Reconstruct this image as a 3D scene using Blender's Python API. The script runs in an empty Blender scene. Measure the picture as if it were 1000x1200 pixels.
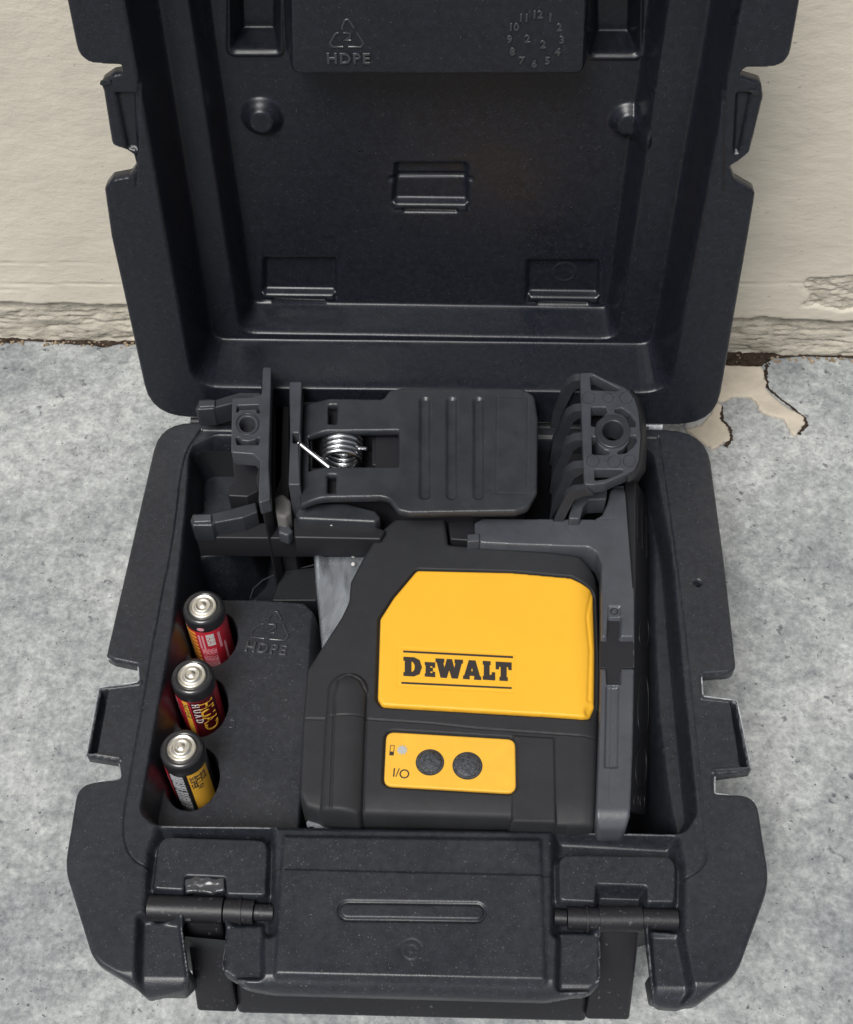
import bpy, bmesh, math, random
import numpy as np
from mathutils import Vector, Matrix
random.seed(3); rng = np.random.default_rng(3)
scene = bpy.context.scene
COL = scene.collection
# ------------------------------------------------------------------ camera
F, TH, ROLL, YAW = 1520.0, 0.93649425, -0.01377524, -0.03776435      # focal in px of a 1000 px wide frame
CX, CD, CH, ALPHA = 0.01042828, 0.32607813, 0.38586829, 0.09802854    # ALPHA: how far the lid leans back
_cy, _sy = math.cos(YAW), math.sin(YAW)
FWD = np.array([_sy*math.cos(TH), _cy*math.cos(TH), -math.sin(TH)])
_r = np.array([_cy, -_sy, 0.0]); _u = np.cross(_r, FWD)
RGT = _r*math.cos(ROLL)+_u*math.sin(ROLL); UPV = -_r*math.sin(ROLL)+_u*math.cos(ROLL)
EYE = np.array([CX, -CD, CH])
cam = bpy.data.cameras.new('camera'); camo = bpy.data.objects.new('camera', cam); COL.objects.link(camo)
cam.sensor_fit = 'HORIZONTAL'; cam.sensor_width = 36; cam.lens = 36*F/1000; cam.clip_start = .01; cam.clip_end = 50
M = Matrix.Identity(4)
for i in range(3):
    M[i][0] = RGT[i]; M[i][1] = UPV[i]; M[i][2] = -FWD[i]; M[i][3] = EYE[i]
camo.matrix_world = M
scene.camera = camo
# ------------------------------------------------------------------ sky, sun, exposure
SUN_EL, SUN_AZ = math.radians(58), math.radians(205)     # soft light from above, a little from the front left
w = bpy.data.worlds.new('World'); scene.world = w; w.use_nodes = True
nt = w.node_tree; bg = nt.nodes['Background']
sky = nt.nodes.new('ShaderNodeTexSky'); sky.sky_type = 'NISHITA'; sky.sun_disc = False
sky.sun_elevation = SUN_EL; sky.sun_rotation = SUN_AZ; sky.dust_density = 4; sky.air_density = 1.0
hs = nt.nodes.new('ShaderNodeHueSaturation'); hs.inputs['Saturation'].default_value = .30      # grey overcast sky
nt.links.new(sky.outputs[0], hs.inputs['Color']); nt.links.new(hs.outputs[0], bg.inputs[0])
bg.inputs[1].default_value = .076
sl = bpy.data.lights.new('sun', 'SUN'); sl.energy = 3.2; sl.angle = math.radians(26); sl.color = (1, .98, .95)
so = bpy.data.objects.new('sun', sl); COL.objects.link(so)
sd_ = Vector((math.sin(SUN_AZ)*math.cos(SUN_EL), math.cos(SUN_AZ)*math.cos(SUN_EL), math.sin(SUN_EL)))
so.rotation_euler = sd_.to_track_quat('Z', 'Y').to_euler()
vs = scene.view_settings; vs.view_transform = 'Standard'; vs.look = 'None'; vs.exposure = 0.0; vs.gamma = 1
# ------------------------------------------------------------------ measuring: photo points laid on known planes of the case
def ray(px, py):
    return FWD*F + RGT*(px-500) - UPV*(py-600)
def B(pts, z=0.0):                     # points of the horizontal plane z of the case
    out = []
    for (x, y) in pts:
        d = ray(x, y); t = (z-EYE[2])/d[2]; q = EYE+d*t
        out.append((q[0], q[1]))
    return out
SA, CA = math.sin(ALPHA), math.cos(ALPHA)
def Ld(pts, d=0.0):                    # points of the leaning lid, d metres behind its rim: (x, s)
    n = np.array([0, CA, -SA]); out = []
    for (x, y) in pts:
        v = ray(x, y); t = (d-EYE@n)/(v@n); q = EYE+v*t
        out.append((q[0], q[1]*SA+q[2]*CA))
    return out
ZF = -.060                             # the floor
def Wl(pts, yw):                       # points of the wall plane: (x, z)
    out = []
    for (x, y) in pts:
        v = ray(x, y); t = (yw-EYE[1])/v[1]; q = EYE+v*t
        out.append((q[0], q[2]))
    return out
# ------------------------------------------------------------------ objects, names
def link(o, parent=None):
    COL.objects.link(o)
    if parent is not None: o.parent = parent
    return o
def thing(name, label, cat, loc=(0, 0, 0), group=None):
    o = bpy.data.objects.new(name, None); COL.objects.link(o); o.location = loc
    o.empty_display_size = .01
    o['label'] = label; o['category'] = cat
    if group: o['group'] = group
    return o
def tag(o, label, cat, group=None):
    o['label'] = label; o['category'] = cat
    if group: o['group'] = group
    return o
def place(o, parent=None):
    """geometry is written in world metres; keep it there whatever the parent's place is"""
    COL.objects.link(o)
    if parent is not None:
        o.parent = parent
        pl = Vector((0, 0, 0)); p = parent
        while p is not None:
            pl += Vector(p.location); p = p.parent
        o.location = -pl
    return o
# ------------------------------------------------------------------ materials
def mat(name, color, rough=.5, spec=.5, metal=0, bump=.0, bscale=900, bdist=.0004, vary=.0, vscale=60, speck=0, sscale=700,
        speck_col=(.35, .36, .38), wear=0, coat=0, grime=0, alpha=1, trans=0):
    m = bpy.data.materials.new(name); m.use_nodes = True
    n = m.node_tree.nodes; l = m.node_tree.links; b = n['Principled BSDF']
    b.inputs['Roughness'].default_value = rough; b.inputs['Metallic'].default_value = metal
    b.inputs['Specular IOR Level'].default_value = spec
    b.inputs['Coat Weight'].default_value = coat
    b.inputs['Alpha'].default_value = alpha; b.inputs['Transmission Weight'].default_value = trans
    tc = n.new('ShaderNodeTexCoord')
    def noise(scale, detail=3, rough_=.6):
        t = n.new('ShaderNodeTexNoise'); t.inputs['Scale'].default_value = scale; t.inputs['Detail'].default_value = detail
        t.inputs['Roughness'].default_value = rough_; l.new(tc.outputs['Object'], t.inputs['Vector']); return t
    def ramp(src, a, b_, ca=(0, 0, 0, 1), cb=(1, 1, 1, 1)):
        r = n.new('ShaderNodeValToRGB'); r.color_ramp.elements[0].position = a; r.color_ramp.elements[1].position = b_
        r.color_ramp.elements[0].color = ca; r.color_ramp.elements[1].color = cb; l.new(src, r.inputs[0]); return r
    def mix(fac, a, b_):
        x = n.new('ShaderNodeMix'); x.data_type = 'RGBA'
        if isinstance(fac, float): x.inputs[0].default_value = fac
        else: l.new(fac, x.inputs[0])
        for s, v in ((6, a), (7, b_)):
            if isinstance(v, tuple): x.inputs[s].default_value = (*v[:3], 1)
            else: l.new(v, x.inputs[s])
        return x.outputs[2]
    cur = tuple(color)
    if vary:
        t = noise(vscale, 5, .65); r = ramp(t.outputs[0], .3, .7)
        cur = mix(r.outputs[0], tuple(c*(1-vary) for c in color), tuple(min(1, c*(1+vary)) for c in color))
    if grime:
        t = noise(23, 6, .7); r = ramp(t.outputs[0], .48, .75)
        mm = n.new('ShaderNodeMath'); mm.operation = 'MULTIPLY'; l.new(r.outputs[0], mm.inputs[0]); mm.inputs[1].default_value = grime
        cur = mix(mm.outputs[0], cur, (.16, .155, .15))
    if wear:
        g = n.new('ShaderNodeNewGeometry'); r = ramp(g.outputs['Pointiness'], .535, .60)
        t = noise(260, 4, .7); r2 = ramp(t.outputs[0], .45, .62)
        mm = n.new('ShaderNodeMath'); mm.operation = 'MULTIPLY'; l.new(r.outputs[0], mm.inputs[0]); l.new(r2.outputs[0], mm.inputs[1])
        m2 = n.new('ShaderNodeMath'); m2.operation = 'MULTIPLY'; l.new(mm.outputs[0], m2.inputs[0]); m2.inputs[1].default_value = wear
        cur = mix(m2.outputs[0], cur, (.3, .31, .33))
    if speck:
        t = noise(sscale, 1, .5); r = ramp(t.outputs[0], .665, .76)
        t2 = noise(sscale*.17, 2, .5); r2 = ramp(t2.outputs[0], .36, .62)
        mm = n.new('ShaderNodeMath'); mm.operation = 'MULTIPLY'; l.new(r.outputs[0], mm.inputs[0]); l.new(r2.outputs[0], mm.inputs[1])
        m2 = n.new('ShaderNodeMath'); m2.operation = 'MULTIPLY'; l.new(mm.outputs[0], m2.inputs[0]); m2.inputs[1].default_value = speck
        cur = mix(m2.outputs[0], cur, speck_col)
    if isinstance(cur, tuple): b.inputs['Base Color'].default_value = (*cur, 1)
    else: l.new(cur, b.inputs['Base Color'])
    if bump:
        t = noise(bscale, 3, .6); bp = n.new('ShaderNodeBump'); bp.inputs['Strength'].default_value = bump
        bp.inputs['Distance'].default_value = bdist; l.new(t.outputs[0], bp.inputs['Height']); l.new(bp.outputs[0], b.inputs['Normal'])
        rr = n.new('ShaderNodeMapRange'); t3 = noise(35, 4, .6); l.new(t3.outputs[0], rr.inputs[0])
        rr.inputs[1].default_value = .3; rr.inputs[2].default_value = .7
        rr.inputs[3].default_value = max(.05, rough-.07); rr.inputs[4].default_value = min(1, rough+.09)
        l.new(rr.outputs[0], b.inputs['Roughness'])
    return m
M_base = mat('case_plastic', (.0165, .0185, .0245), .35, .5, bump=.35, bscale=2600, bdist=.00016, vary=.35, vscale=420, speck=.32, sscale=1900, wear=.45, grime=.07)
M_lid = mat('lid_plastic_shaded', (.009, .0105, .016), .31, .42, bump=.28, bscale=2400, bdist=.00014, vary=.35, vscale=500, speck=.22, sscale=2500)  # case plastic made darker: the lid's dim light is put into its colour
M_shell = mat('shell_plastic', (.014, .015, .018), .5, .4, bump=.4, bscale=1300, bdist=.0002)
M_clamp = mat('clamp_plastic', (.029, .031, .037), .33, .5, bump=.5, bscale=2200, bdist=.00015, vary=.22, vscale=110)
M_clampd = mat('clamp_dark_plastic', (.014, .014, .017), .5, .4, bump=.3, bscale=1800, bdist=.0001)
M_clampl = mat('clamp_lit_plastic', (.050, .053, .063), .36, .5, bump=.5, bscale=2200, bdist=.00015, vary=.2, vscale=110)  # clamp plastic made lighter: brightness of lit tops is in the colour
M_brkt = mat('bracket_plastic', (.060, .064, .075), .30, .5, bump=.45, bscale=1800, bdist=.00013, vary=.16, vscale=80)
M_body = mat('rubber_body', (.022, .023, .026), .58, .35, bump=.5, bscale=2600, bdist=.00012, vary=.12, vscale=90)
M_yel = mat('yellow_plastic', (.80, .425, .030), .46, .38, bump=.12, bscale=2500, bdist=.00006, vary=.03, vscale=50)
M_yel2 = mat('yellow_keypad', (.78, .43, .045), .55, .35, bump=.15, bscale=2500, bdist=.00006, vary=.05, vscale=160)
M_ink = mat('dark_print', (.035, .03, .028), .55, .3)
M_rub = mat('button_rubber', (.050, .053, .06), .5, .4, bump=.9, bscale=1700, bdist=.0004, vary=.75, vscale=900)
M_steel = mat('bright_steel', (.60, .61, .63), .24, .5, metal=1)
M_dsteel = mat('dull_steel', (.42, .42, .43), .38, .5, metal=1)
M_cell = mat('battery_terminal', (.90, .86, .77), .34, .5, metal=1, bump=.2, bscale=500, bdist=.0001)
M_shoul = mat('battery_black_film', (.018, .018, .02), .28, .5, coat=.3)
M_red = mat('battery_red', (.60, .025, .045), .3, .5, vary=.1, vscale=300)
M_dred = mat('battery_dark_red', (.10, .008, .012), .3)
M_gold = mat('battery_gold', (.85, .46, .05), .32, .5)
M_pink = mat('battery_pink_print', (.72, .32, .36), .35)
M_white = mat('battery_white_print', (.66, .64, .62), .35)
M_greyp = mat('battery_grey_print', (.38, .39, .41), .35)
M_handle = mat('handle_plastic', (.012, .012, .015), .42, .4, bump=.3, bscale=1200, bdist=.0002, speck=.25)
M_led = mat('led_lens', (.42, .43, .42), .35)
M_torn = mat('torn_plastic', (.035, .037, .043), .32, .8)
M_flash = mat('pale_flash_plastic', (.32, .33, .35), .3, .7, vary=.6, vscale=400)  # pale tone stands for glints on the tab edges; a hinge pin shares it
M_pale = mat('pale_edge', (.55, .52, .44), .6)
# ------------------------------------------------------------------ geometry helpers
def fillet(pts, r, n=6):
    """round the corners of a closed polygon; r one radius or a list"""
    out = []; N = len(pts)
    for i in range(N):
        a = np.array(pts[i-1]); b = np.array(pts[i]); c = np.array(pts[(i+1) % N])
        rr = r[i] if isinstance(r, (list, tuple)) else r
        if rr <= 0: out.append(tuple(b)); continue
        u = a-b; v = c-b; lu = np.hypot(*u); lv = np.hypot(*v)
        if lu < 1e-9 or lv < 1e-9: out.append(tuple(b)); continue
        u /= lu; v /= lv; dot = float(np.clip(u@v, -1, 1)); ang = math.acos(dot)
        if ang > math.pi-.12: out.append(tuple(b)); continue
        k = rr/math.tan(ang/2); 
        rp = r[i-1] if isinstance(r, (list, tuple)) else r; rn = r[(i+1) % N] if isinstance(r, (list, tuple)) else r
        k = min(k, lu*(.9 if rp < rr*.3 else .48), lv*(.9 if rn < rr*.3 else .48))
        p0 = b+u*k; p1 = b+v*k
        for j in range(n+1):
            t = j/n
            q = (1-t)**2*p0+2*t*(1-t)*b+t*t*p1
            out.append(tuple(q))
    return out
def circle(c, r, n=40):
    return [(c[0]+r*math.cos(2*math.pi*i/n), c[1]+r*math.sin(2*math.pi*i/n)) for i in range(n)]
def sdf(X, Y, poly, margin=.012):
    P = np.array(poly); mn = P.min(0)-margin; mx = P.max(0)+margin
    res = np.full(X.shape, margin)
    sel = (X > mn[0]) & (X < mx[0]) & (Y > mn[1]) & (Y < mx[1])
    x = X[sel]; y = Y[sel]
    d2 = np.full(x.shape, 1e9); ins = np.zeros(x.shape, bool); N = len(P)
    for i in range(N):
        a = P[i]; b = P[(i+1) % N]; e = b-a; L2 = e@e
        if L2 < 1e-16: continue
        t = np.clip(((x-a[0])*e[0]+(y-a[1])*e[1])/L2, 0, 1)
        d2 = np.minimum(d2, (x-a[0]-t*e[0])**2+(y-a[1]-t*e[1])**2)
        if a[1] != b[1]:
            c = ((a[1] > y) != (b[1] > y)) & (x < (b[0]-a[0])*(y-a[1])/(b[1]-a[1])+a[0]); ins ^= c
    d = np.sqrt(d2); res[sel] = np.where(ins, -d, d); return res
def ldist(X, Y, line, margin=.004):
    P = np.array(line); mn = P.min(0)-margin; mx = P.max(0)+margin
    res = np.full(X.shape, margin); sel = (X > mn[0]) & (X < mx[0]) & (Y > mn[1]) & (Y < mx[1])
    x = X[sel]; y = Y[sel]; d2 = np.full(x.shape, margin**2)
    for i in range(len(P)-1):
        a = P[i]; e = P[i+1]-a; L2 = e@e
        if L2 < 1e-16: continue
        t = np.clip(((x-a[0])*e[0]+(y-a[1])*e[1])/L2, 0, 1)
        d2 = np.minimum(d2, (x-a[0]-t*e[0])**2+(y-a[1]-t*e[1])**2)
    res[sel] = np.sqrt(d2); return res
def spl(x, r):
    return np.where(x < -r, 0, np.where(x > r, x, (x+r)**2/(4*r)))
def wallf(depth_in, w_, r):
    """0 outside, 1 once w_ inside, straight wall with rounded ends; depth_in = -sd"""
    return np.clip((spl(depth_in, r)-spl(depth_in-w_, r))/w_, 0, 1)
def axis(a, b, step, bands=()):
    out = [a]; x = a
    while x < b:
        s = step
        for (c, hw, st) in bands:
            if abs(x-c) < hw: s = min(s, st)
        x += s; out.append(x)
    return np.array(out)
class HF:
    def __init__(s, xa, ya, h=0.0):
        s.X, s.Y = np.meshgrid(xa, ya); s.H = np.full(s.X.shape, float(h)); s.step = float(np.median(np.diff(xa)))
    def level(s, poly, z, w_, r=.0008, grow=False, margin=.016):
        """bring the inside of poly to height z through a wall w_ wide (outside the poly if grow)"""
        d = -sdf(s.X, s.Y, poly, margin)
        t = wallf(d+(w_ if grow else 0), w_, r); s.H = s.H*(1-t)+z*t; return s
    def raise_(s, poly, dz, w_, r=.0003, grow=False):
        d = -sdf(s.X, s.Y, poly); t = wallf(d+(w_ if grow else 0), w_, r); s.H = s.H+dz*t; return s
    def groove(s, line, depth, w_):
        d = ldist(s.X, s.Y, line); s.H = s.H-depth*np.clip(1-(d/w_)**2, 0, 1); return s
    def build(s, name, material, outline, parent=None, skirt=(), edge_r=.001, holes=(), xf=None):
        sd = sdf(s.X, s.Y, outline, .02)
        for h in holes: sd = np.maximum(sd, -sdf(s.X, s.Y, h, .02))
        H0_ = s.H.copy()
        if edge_r:
            q = np.clip(1+sd/edge_r, 0, 1); s.H = s.H-edge_r*(1-np.sqrt(np.clip(1-q*q, 0, 1)))
        ny, nx = s.X.shape
        idx = np.arange(ny*nx).reshape(ny, nx)
        c = (sd[:-1, :-1]+sd[1:, :-1]+sd[:-1, 1:]+sd[1:, 1:])/4
        keep = c < 0
        q = np.stack([idx[:-1, :-1], idx[:-1, 1:], idx[1:, 1:], idx[1:, :-1]], -1)[keep]
        e = np.concatenate([q[:, [0, 1]], q[:, [1, 2]], q[:, [2, 3]], q[:, [3, 0]]])
        key = np.sort(e, 1); k = key[:, 0].astype(np.int64)*(ny*nx)+key[:, 1]
        uq, inv, cnt = np.unique(k, return_inverse=True, return_counts=True)
        be = e[cnt[inv] == 1]                       # boundary edges, directed
        bv = np.unique(be)
        X = s.X.ravel().copy(); Y = s.Y.ravel().copy(); Z = s.H.ravel().copy()
        bx, by = X[bv].copy(), Y[bv].copy()
        def sdp(x, y):
            v = sdf(x, y, outline, .02)
            for h in holes: v = np.maximum(v, -sdf(x, y, h, .02))
            return v
        for _ in range(3):
            d0 = sdp(bx, by); ep = 2e-5
            gx = (sdp(bx+ep, by)-d0)/ep; gy = (sdp(bx, by+ep)-d0)/ep; g = np.maximum(np.hypot(gx, gy), .3)
            bx -= d0*gx/g**2; by -= d0*gy/g**2
        mv = np.hypot(bx-X[bv], by-Y[bv]); ok = mv < s.step*1.5
        X[bv[ok]] = bx[ok]; Y[bv[ok]] = by[ok]; Z[bv] = H0_.ravel()[bv]-edge_r
        V = [np.stack([X, Y, Z], 1)]; faces = [q]; n0 = ny*nx
        last = {int(v): int(v) for v in bv}
        if len(skirt):
            ep = 2e-5; d0 = sdp(X[bv], Y[bv]); gx = (sdp(X[bv]+ep, Y[bv])-d0)/ep; gy = (sdp(X[bv], Y[bv]+ep)-d0)/ep
            g = np.maximum(np.hypot(gx, gy), .3); gx /= g; gy /= g
            lut = np.full(ny*nx, -1); lut[bv] = np.arange(len(bv))
            prev = bv.copy()
            for (off, z, absz) in skirt:
                zz = np.full(len(bv), z) if absz else Z[bv]+z
                V.append(np.stack([X[bv]+gx*off, Y[bv]+gy*off, zz], 1))
                cur = n0+np.arange(len(bv)); n0 += len(bv)
                i0 = lut[be[:, 0]]; i1 = lut[be[:, 1]]
                faces.append(np.stack([prev[i1], prev[i0], cur[i0], cur[i1]], 1)); prev = cur
        V = np.concatenate(V); Fc = np.concatenate(faces)
        used = np.unique(Fc); rm = np.full(len(V), -1); rm[used] = np.arange(len(used)); V = V[used]; Fc = rm[Fc]
        if xf is not None: V = xf(V)
        me = bpy.data.meshes.new(name); me.vertices.add(len(V)); me.vertices.foreach_set('co', V.astype(np.float32).ravel())
        me.loops.add(Fc.size); me.loops.foreach_set('vertex_index', Fc.astype(np.int32).ravel())
        me.polygons.add(len(Fc)); me.polygons.foreach_set('loop_start', np.arange(0, Fc.size, 4, dtype=np.int32))
        me.polygons.foreach_set('use_smooth', np.ones(len(Fc), bool))
        me.update(calc_edges=True); me.validate()
        me.materials.append(material)
        o = bpy.data.objects.new(name, me); place(o, parent); return o
def finish(me, ang=35):
    me.polygons.foreach_set('use_smooth', np.ones(len(me.polygons), bool)); me.set_sharp_from_angle(angle=math.radians(ang))
def from_curve(name, cu, material, parent, xf=None, ang=35):
    tmp = bpy.data.objects.new('tmp', cu); COL.objects.link(tmp)
    dg = bpy.context.evaluated_depsgraph_get(); dg.update()
    me = bpy.data.meshes.new_from_object(tmp.evaluated_get(dg)); me.name = name
    bpy.data.objects.remove(tmp); bpy.data.curves.remove(cu)
    if xf is not None:
        co = np.empty(len(me.vertices)*3, np.float32); me.vertices.foreach_get('co', co)
        co = xf(co.reshape(-1, 3).astype(float)); me.vertices.foreach_set('co', co.astype(np.float32).ravel())
    me.materials.clear(); me.materials.append(material); me.update(); finish(me, ang)
    o = bpy.data.objects.new(name, me); place(o, parent); return o
def plate(name, loops, ztop, thick, material, parent=None, bev=.0004, xf=None, res=2, ang=35, grow=0):
    """flat solid from an outline and its holes, edges rounded"""
    cu = bpy.data.curves.new('c', 'CURVE'); cu.dimensions = '2D'; cu.fill_mode = 'BOTH'
    cu.extrude = max(thick/2-bev, 1e-6); cu.bevel_depth = bev; cu.bevel_resolution = res; cu.offset = -bev+grow
    for lp in loops:
        sp = cu.splines.new('POLY'); sp.points.add(len(lp)-1)
        for p, q in zip(sp.points, lp): p.co = (q[0], q[1], 0, 1)
        sp.use_cyclic_u = True
    def f(co):
        co = co.copy(); co[:, 2] += ztop-thick/2
        return xf(co) if xf else co
    return from_curve(name, cu, material, parent, f, ang)
def tube(name, paths, rad, material, parent=None, xf=None, cyclic=False, res=4):
    cu = bpy.data.curves.new('c', 'CURVE'); cu.dimensions = '3D'; cu.bevel_depth = rad; cu.bevel_resolution = res; cu.use_fill_caps = True
    for lp in paths:
        sp = cu.splines.new('POLY'); sp.points.add(len(lp)-1)
        for p, q in zip(sp.points, lp): p.co = (q[0], q[1], q[2], 1)
        sp.use_cyclic_u = cyclic
    return from_curve(name, cu, material, parent, xf, 60)
def text_mesh(name, body, size, material, parent, xf, extr=.0002, bev=.00005, align='CENTER', space=1.0):
    cu = bpy.data.curves.new('t', 'FONT'); cu.body = body; cu.size = size; cu.extrude = extr; cu.bevel_depth = bev
    cu.align_x = align; cu.align_y = 'CENTER'; cu.space_character = space; cu.resolution_u = 3
    return from_curve(name, cu, material, parent, xf)
def mesh_obj(name, verts, faces, material, parent=None, smooth=True, ang=35):
    me = bpy.data.meshes.new(name); me.from_pydata([tuple(v) for v in verts], [], faces); me.update()
    bm = bmesh.new(); bm.from_mesh(me); bmesh.ops.recalc_face_normals(bm, faces=bm.faces); bm.to_mesh(me); bm.free()
    me.materials.append(material)
    if smooth: finish(me, ang)
    o = bpy.data.objects.new(name, me); place(o, parent); return o
def lathe(name, prof, c, material, parent=None, n=48, axis_='z', ang=35):
    vs_ = []; fs = []
    for (r, h) in prof:
        for i in range(n):
            a = 2*math.pi*i/n; x, y = r*math.cos(a), r*math.sin(a)
            vs_.append((c[0]+x, c[1]+y, c[2]+h) if axis_ == 'z' else (c[0]+h, c[1]+x, c[2]+y))
    for k in range(len(prof)-1):
        for i in range(n): fs.append((k*n+i, k*n+(i+1) % n, (k+1)*n+(i+1) % n, (k+1)*n+i))
    fs.append(tuple(range(n))); fs.append(tuple((len(prof)-1)*n+i for i in range(n)))
    return mesh_obj(name, vs_, fs, material, parent, True, ang)
def loft(name, A, Bp, material, parent=None, bev=.0005, ang=35):
    """solid between two matching rings of 3-D points, edges bevelled"""
    n = len(A); me = bpy.data.meshes.new(name)
    me.from_pydata([tuple(a) for a in A]+[tuple(b) for b in Bp], [], [tuple(range(n))[::-1], tuple(range(n, 2*n))]+[(i, (i+1) % n, n+(i+1) % n, n+i) for i in range(n)])
    bm = bmesh.new(); bm.from_mesh(me); bmesh.ops.recalc_face_normals(bm, faces=bm.faces)
    if bev:
        ed = [e for e in bm.edges if len(e.link_faces) == 2 and e.calc_face_angle(0) > .5]
        bmesh.ops.bevel(bm, geom=ed, offset=bev, segments=3, affect='EDGES', profile=.5, clamp_overlap=True)
    bm.to_mesh(me); bm.free(); me.materials.append(material); finish(me, ang)
    o = bpy.data.objects.new(name, me); place(o, parent); return o
def at(p, z):                           # one measured point at height z
    q = B([p], z)[0]; return (q[0], q[1], z)
def vnoise(X, Y, scale, seed=0, octaves=4):
    r = np.random.default_rng(seed); T = r.random((257, 257)); out = np.zeros(X.shape); amp = 1; tot = 0
    for o in range(octaves):
        x = X*scale*2**o+17.3*o+900; y = Y*scale*2**o+5.1*o+900
        xi = np.floor(x).astype(int); yi = np.floor(y).astype(int); fx = x-xi; fy = y-yi; fx = fx*fx*(3-2*fx); fy = fy*fy*(3-2*fy)
        a = T[yi % 256, xi % 256]; b = T[yi % 256, (xi+1) % 256]; c = T[(yi+1) % 256, xi % 256]; d = T[(yi+1) % 256, (xi+1) % 256]
        out += amp*((a*(1-fx)+b*fx)*(1-fy)+(c*(1-fx)+d*fx)*fy); tot += amp; amp *= .5
    return out/tot
#@@SETTING
# ================================================================== SETTING: concrete floor
def floor_material():
    m = bpy.data.materials.new('concrete_floor'); m.use_nodes = True; n = m.node_tree.nodes; l = m.node_tree.links; b = n['Principled BSDF']
    tc = n.new('ShaderNodeTexCoord')
    def noise(scale, det=5, ro=.6, dist=0):
        t = n.new('ShaderNodeTexNoise'); t.inputs['Scale'].default_value = scale; t.inputs['Detail'].default_value = det
        t.inputs['Roughness'].default_value = ro; t.inputs['Distortion'].default_value = dist; l.new(tc.outputs['Object'], t.inputs['Vector']); return t
    def ramp(src, stops):
        r = n.new('ShaderNodeValToRGB'); e = r.color_ramp.elements
        while len(e) < len(stops): e.new(.5)
        for k, (p, c) in enumerate(stops): e[k].position = p; e[k].color = (*c, 1)
        l.new(src, r.inputs[0]); return r.outputs[0]
    def mix(f, a, b_, mode='MIX'):
        x = n.new('ShaderNodeMix'); x.data_type = 'RGBA'; x.blend_type = mode
        if isinstance(f, float): x.inputs[0].default_value = f
        else: l.new(f, x.inputs[0])
        for s, v in ((6, a), (7, b_)):
            if isinstance(v, tuple): x.inputs[s].default_value = (*v, 1)
            else: l.new(v, x.inputs[s])
        return x.outputs[2]
    big = ramp(noise(16, 6, .62, .5).outputs[0], [(.36, (.245, .262, .270)), (.5, (.312, .328, .332)), (.62, (.385, .398, .398))])
    mid = ramp(noise(170, 6, .72, .25).outputs[0], [(.30, (.62, .63, .65)), (.47, (.93, .93, .93)), (.66, (1.25, 1.25, 1.23))])
    c = mix(1.0, big, mid, 'MULTIPLY')
    pits = ramp(noise(230, 3, .55, .2).outputs[0], [(.29, (.40, .40, .43)), (.36, (1, 1, 1))])
    pm = ramp(noise(14, 2, .5).outputs[0], [(.38, (1, 1, 1)), (.55, (0, 0, 0))])
    c2 = mix(1.0, c, pits, 'MULTIPLY'); c = mix(pm, c2, c)
    fine = ramp(noise(480, 4, .7).outputs[0], [(.3, (.74, .75, .76)), (.5, (1, 1, 1)), (.68, (1.25, 1.24, 1.22))]); c = mix(1.0, c, fine, 'MULTIPLY')
    pore = ramp(noise(620, 2, .5).outputs[0], [(.27, (.35, .35, .37)), (.31, (1, 1, 1))]); c = mix(1.0, c, pore, 'MULTIPLY')
    scuff = ramp(noise(42, 7, .75, 2.0).outputs[0], [(.60, (0, 0, 0)), (.66, (.45, .45, .45))]); c = mix(scuff, c, (.50, .51, .50))
    stain = ramp(noise(30, 5, .7, 1.2).outputs[0], [(.62, (0, 0, 0)), (.72, (1, 1, 1))])
    mm = n.new('ShaderNodeMath'); mm.operation = 'MULTIPLY'; l.new(stain, mm.inputs[0]); mm.inputs[1].default_value = .35
    c = mix(mm.outputs[0], c, (.20, .205, .22))
    l.new(c, b.inputs['Base Color']); b.inputs['Roughness'].default_value = .72; b.inputs['Specular IOR Level'].default_value = .3
    bp = n.new('ShaderNodeBump'); bp.inputs['Strength'].default_value = .5; bp.inputs['Distance'].default_value = .0012
    t = noise(190, 6, .66, .2); l.new(t.outputs[0], bp.inputs['Height']); l.new(bp.outputs[0], b.inputs['Normal'])
    return m
M_floor = floor_material()
YW = .0975
fl = mesh_obj('floor', [(-2.5, -2.5, ZF), (2.5, -2.5, ZF), (2.5, YW+.02, ZF), (-2.5, YW+.02, ZF)], [(0, 1, 2, 3)], M_floor, None, False)
fl['kind'] = 'structure'
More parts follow.
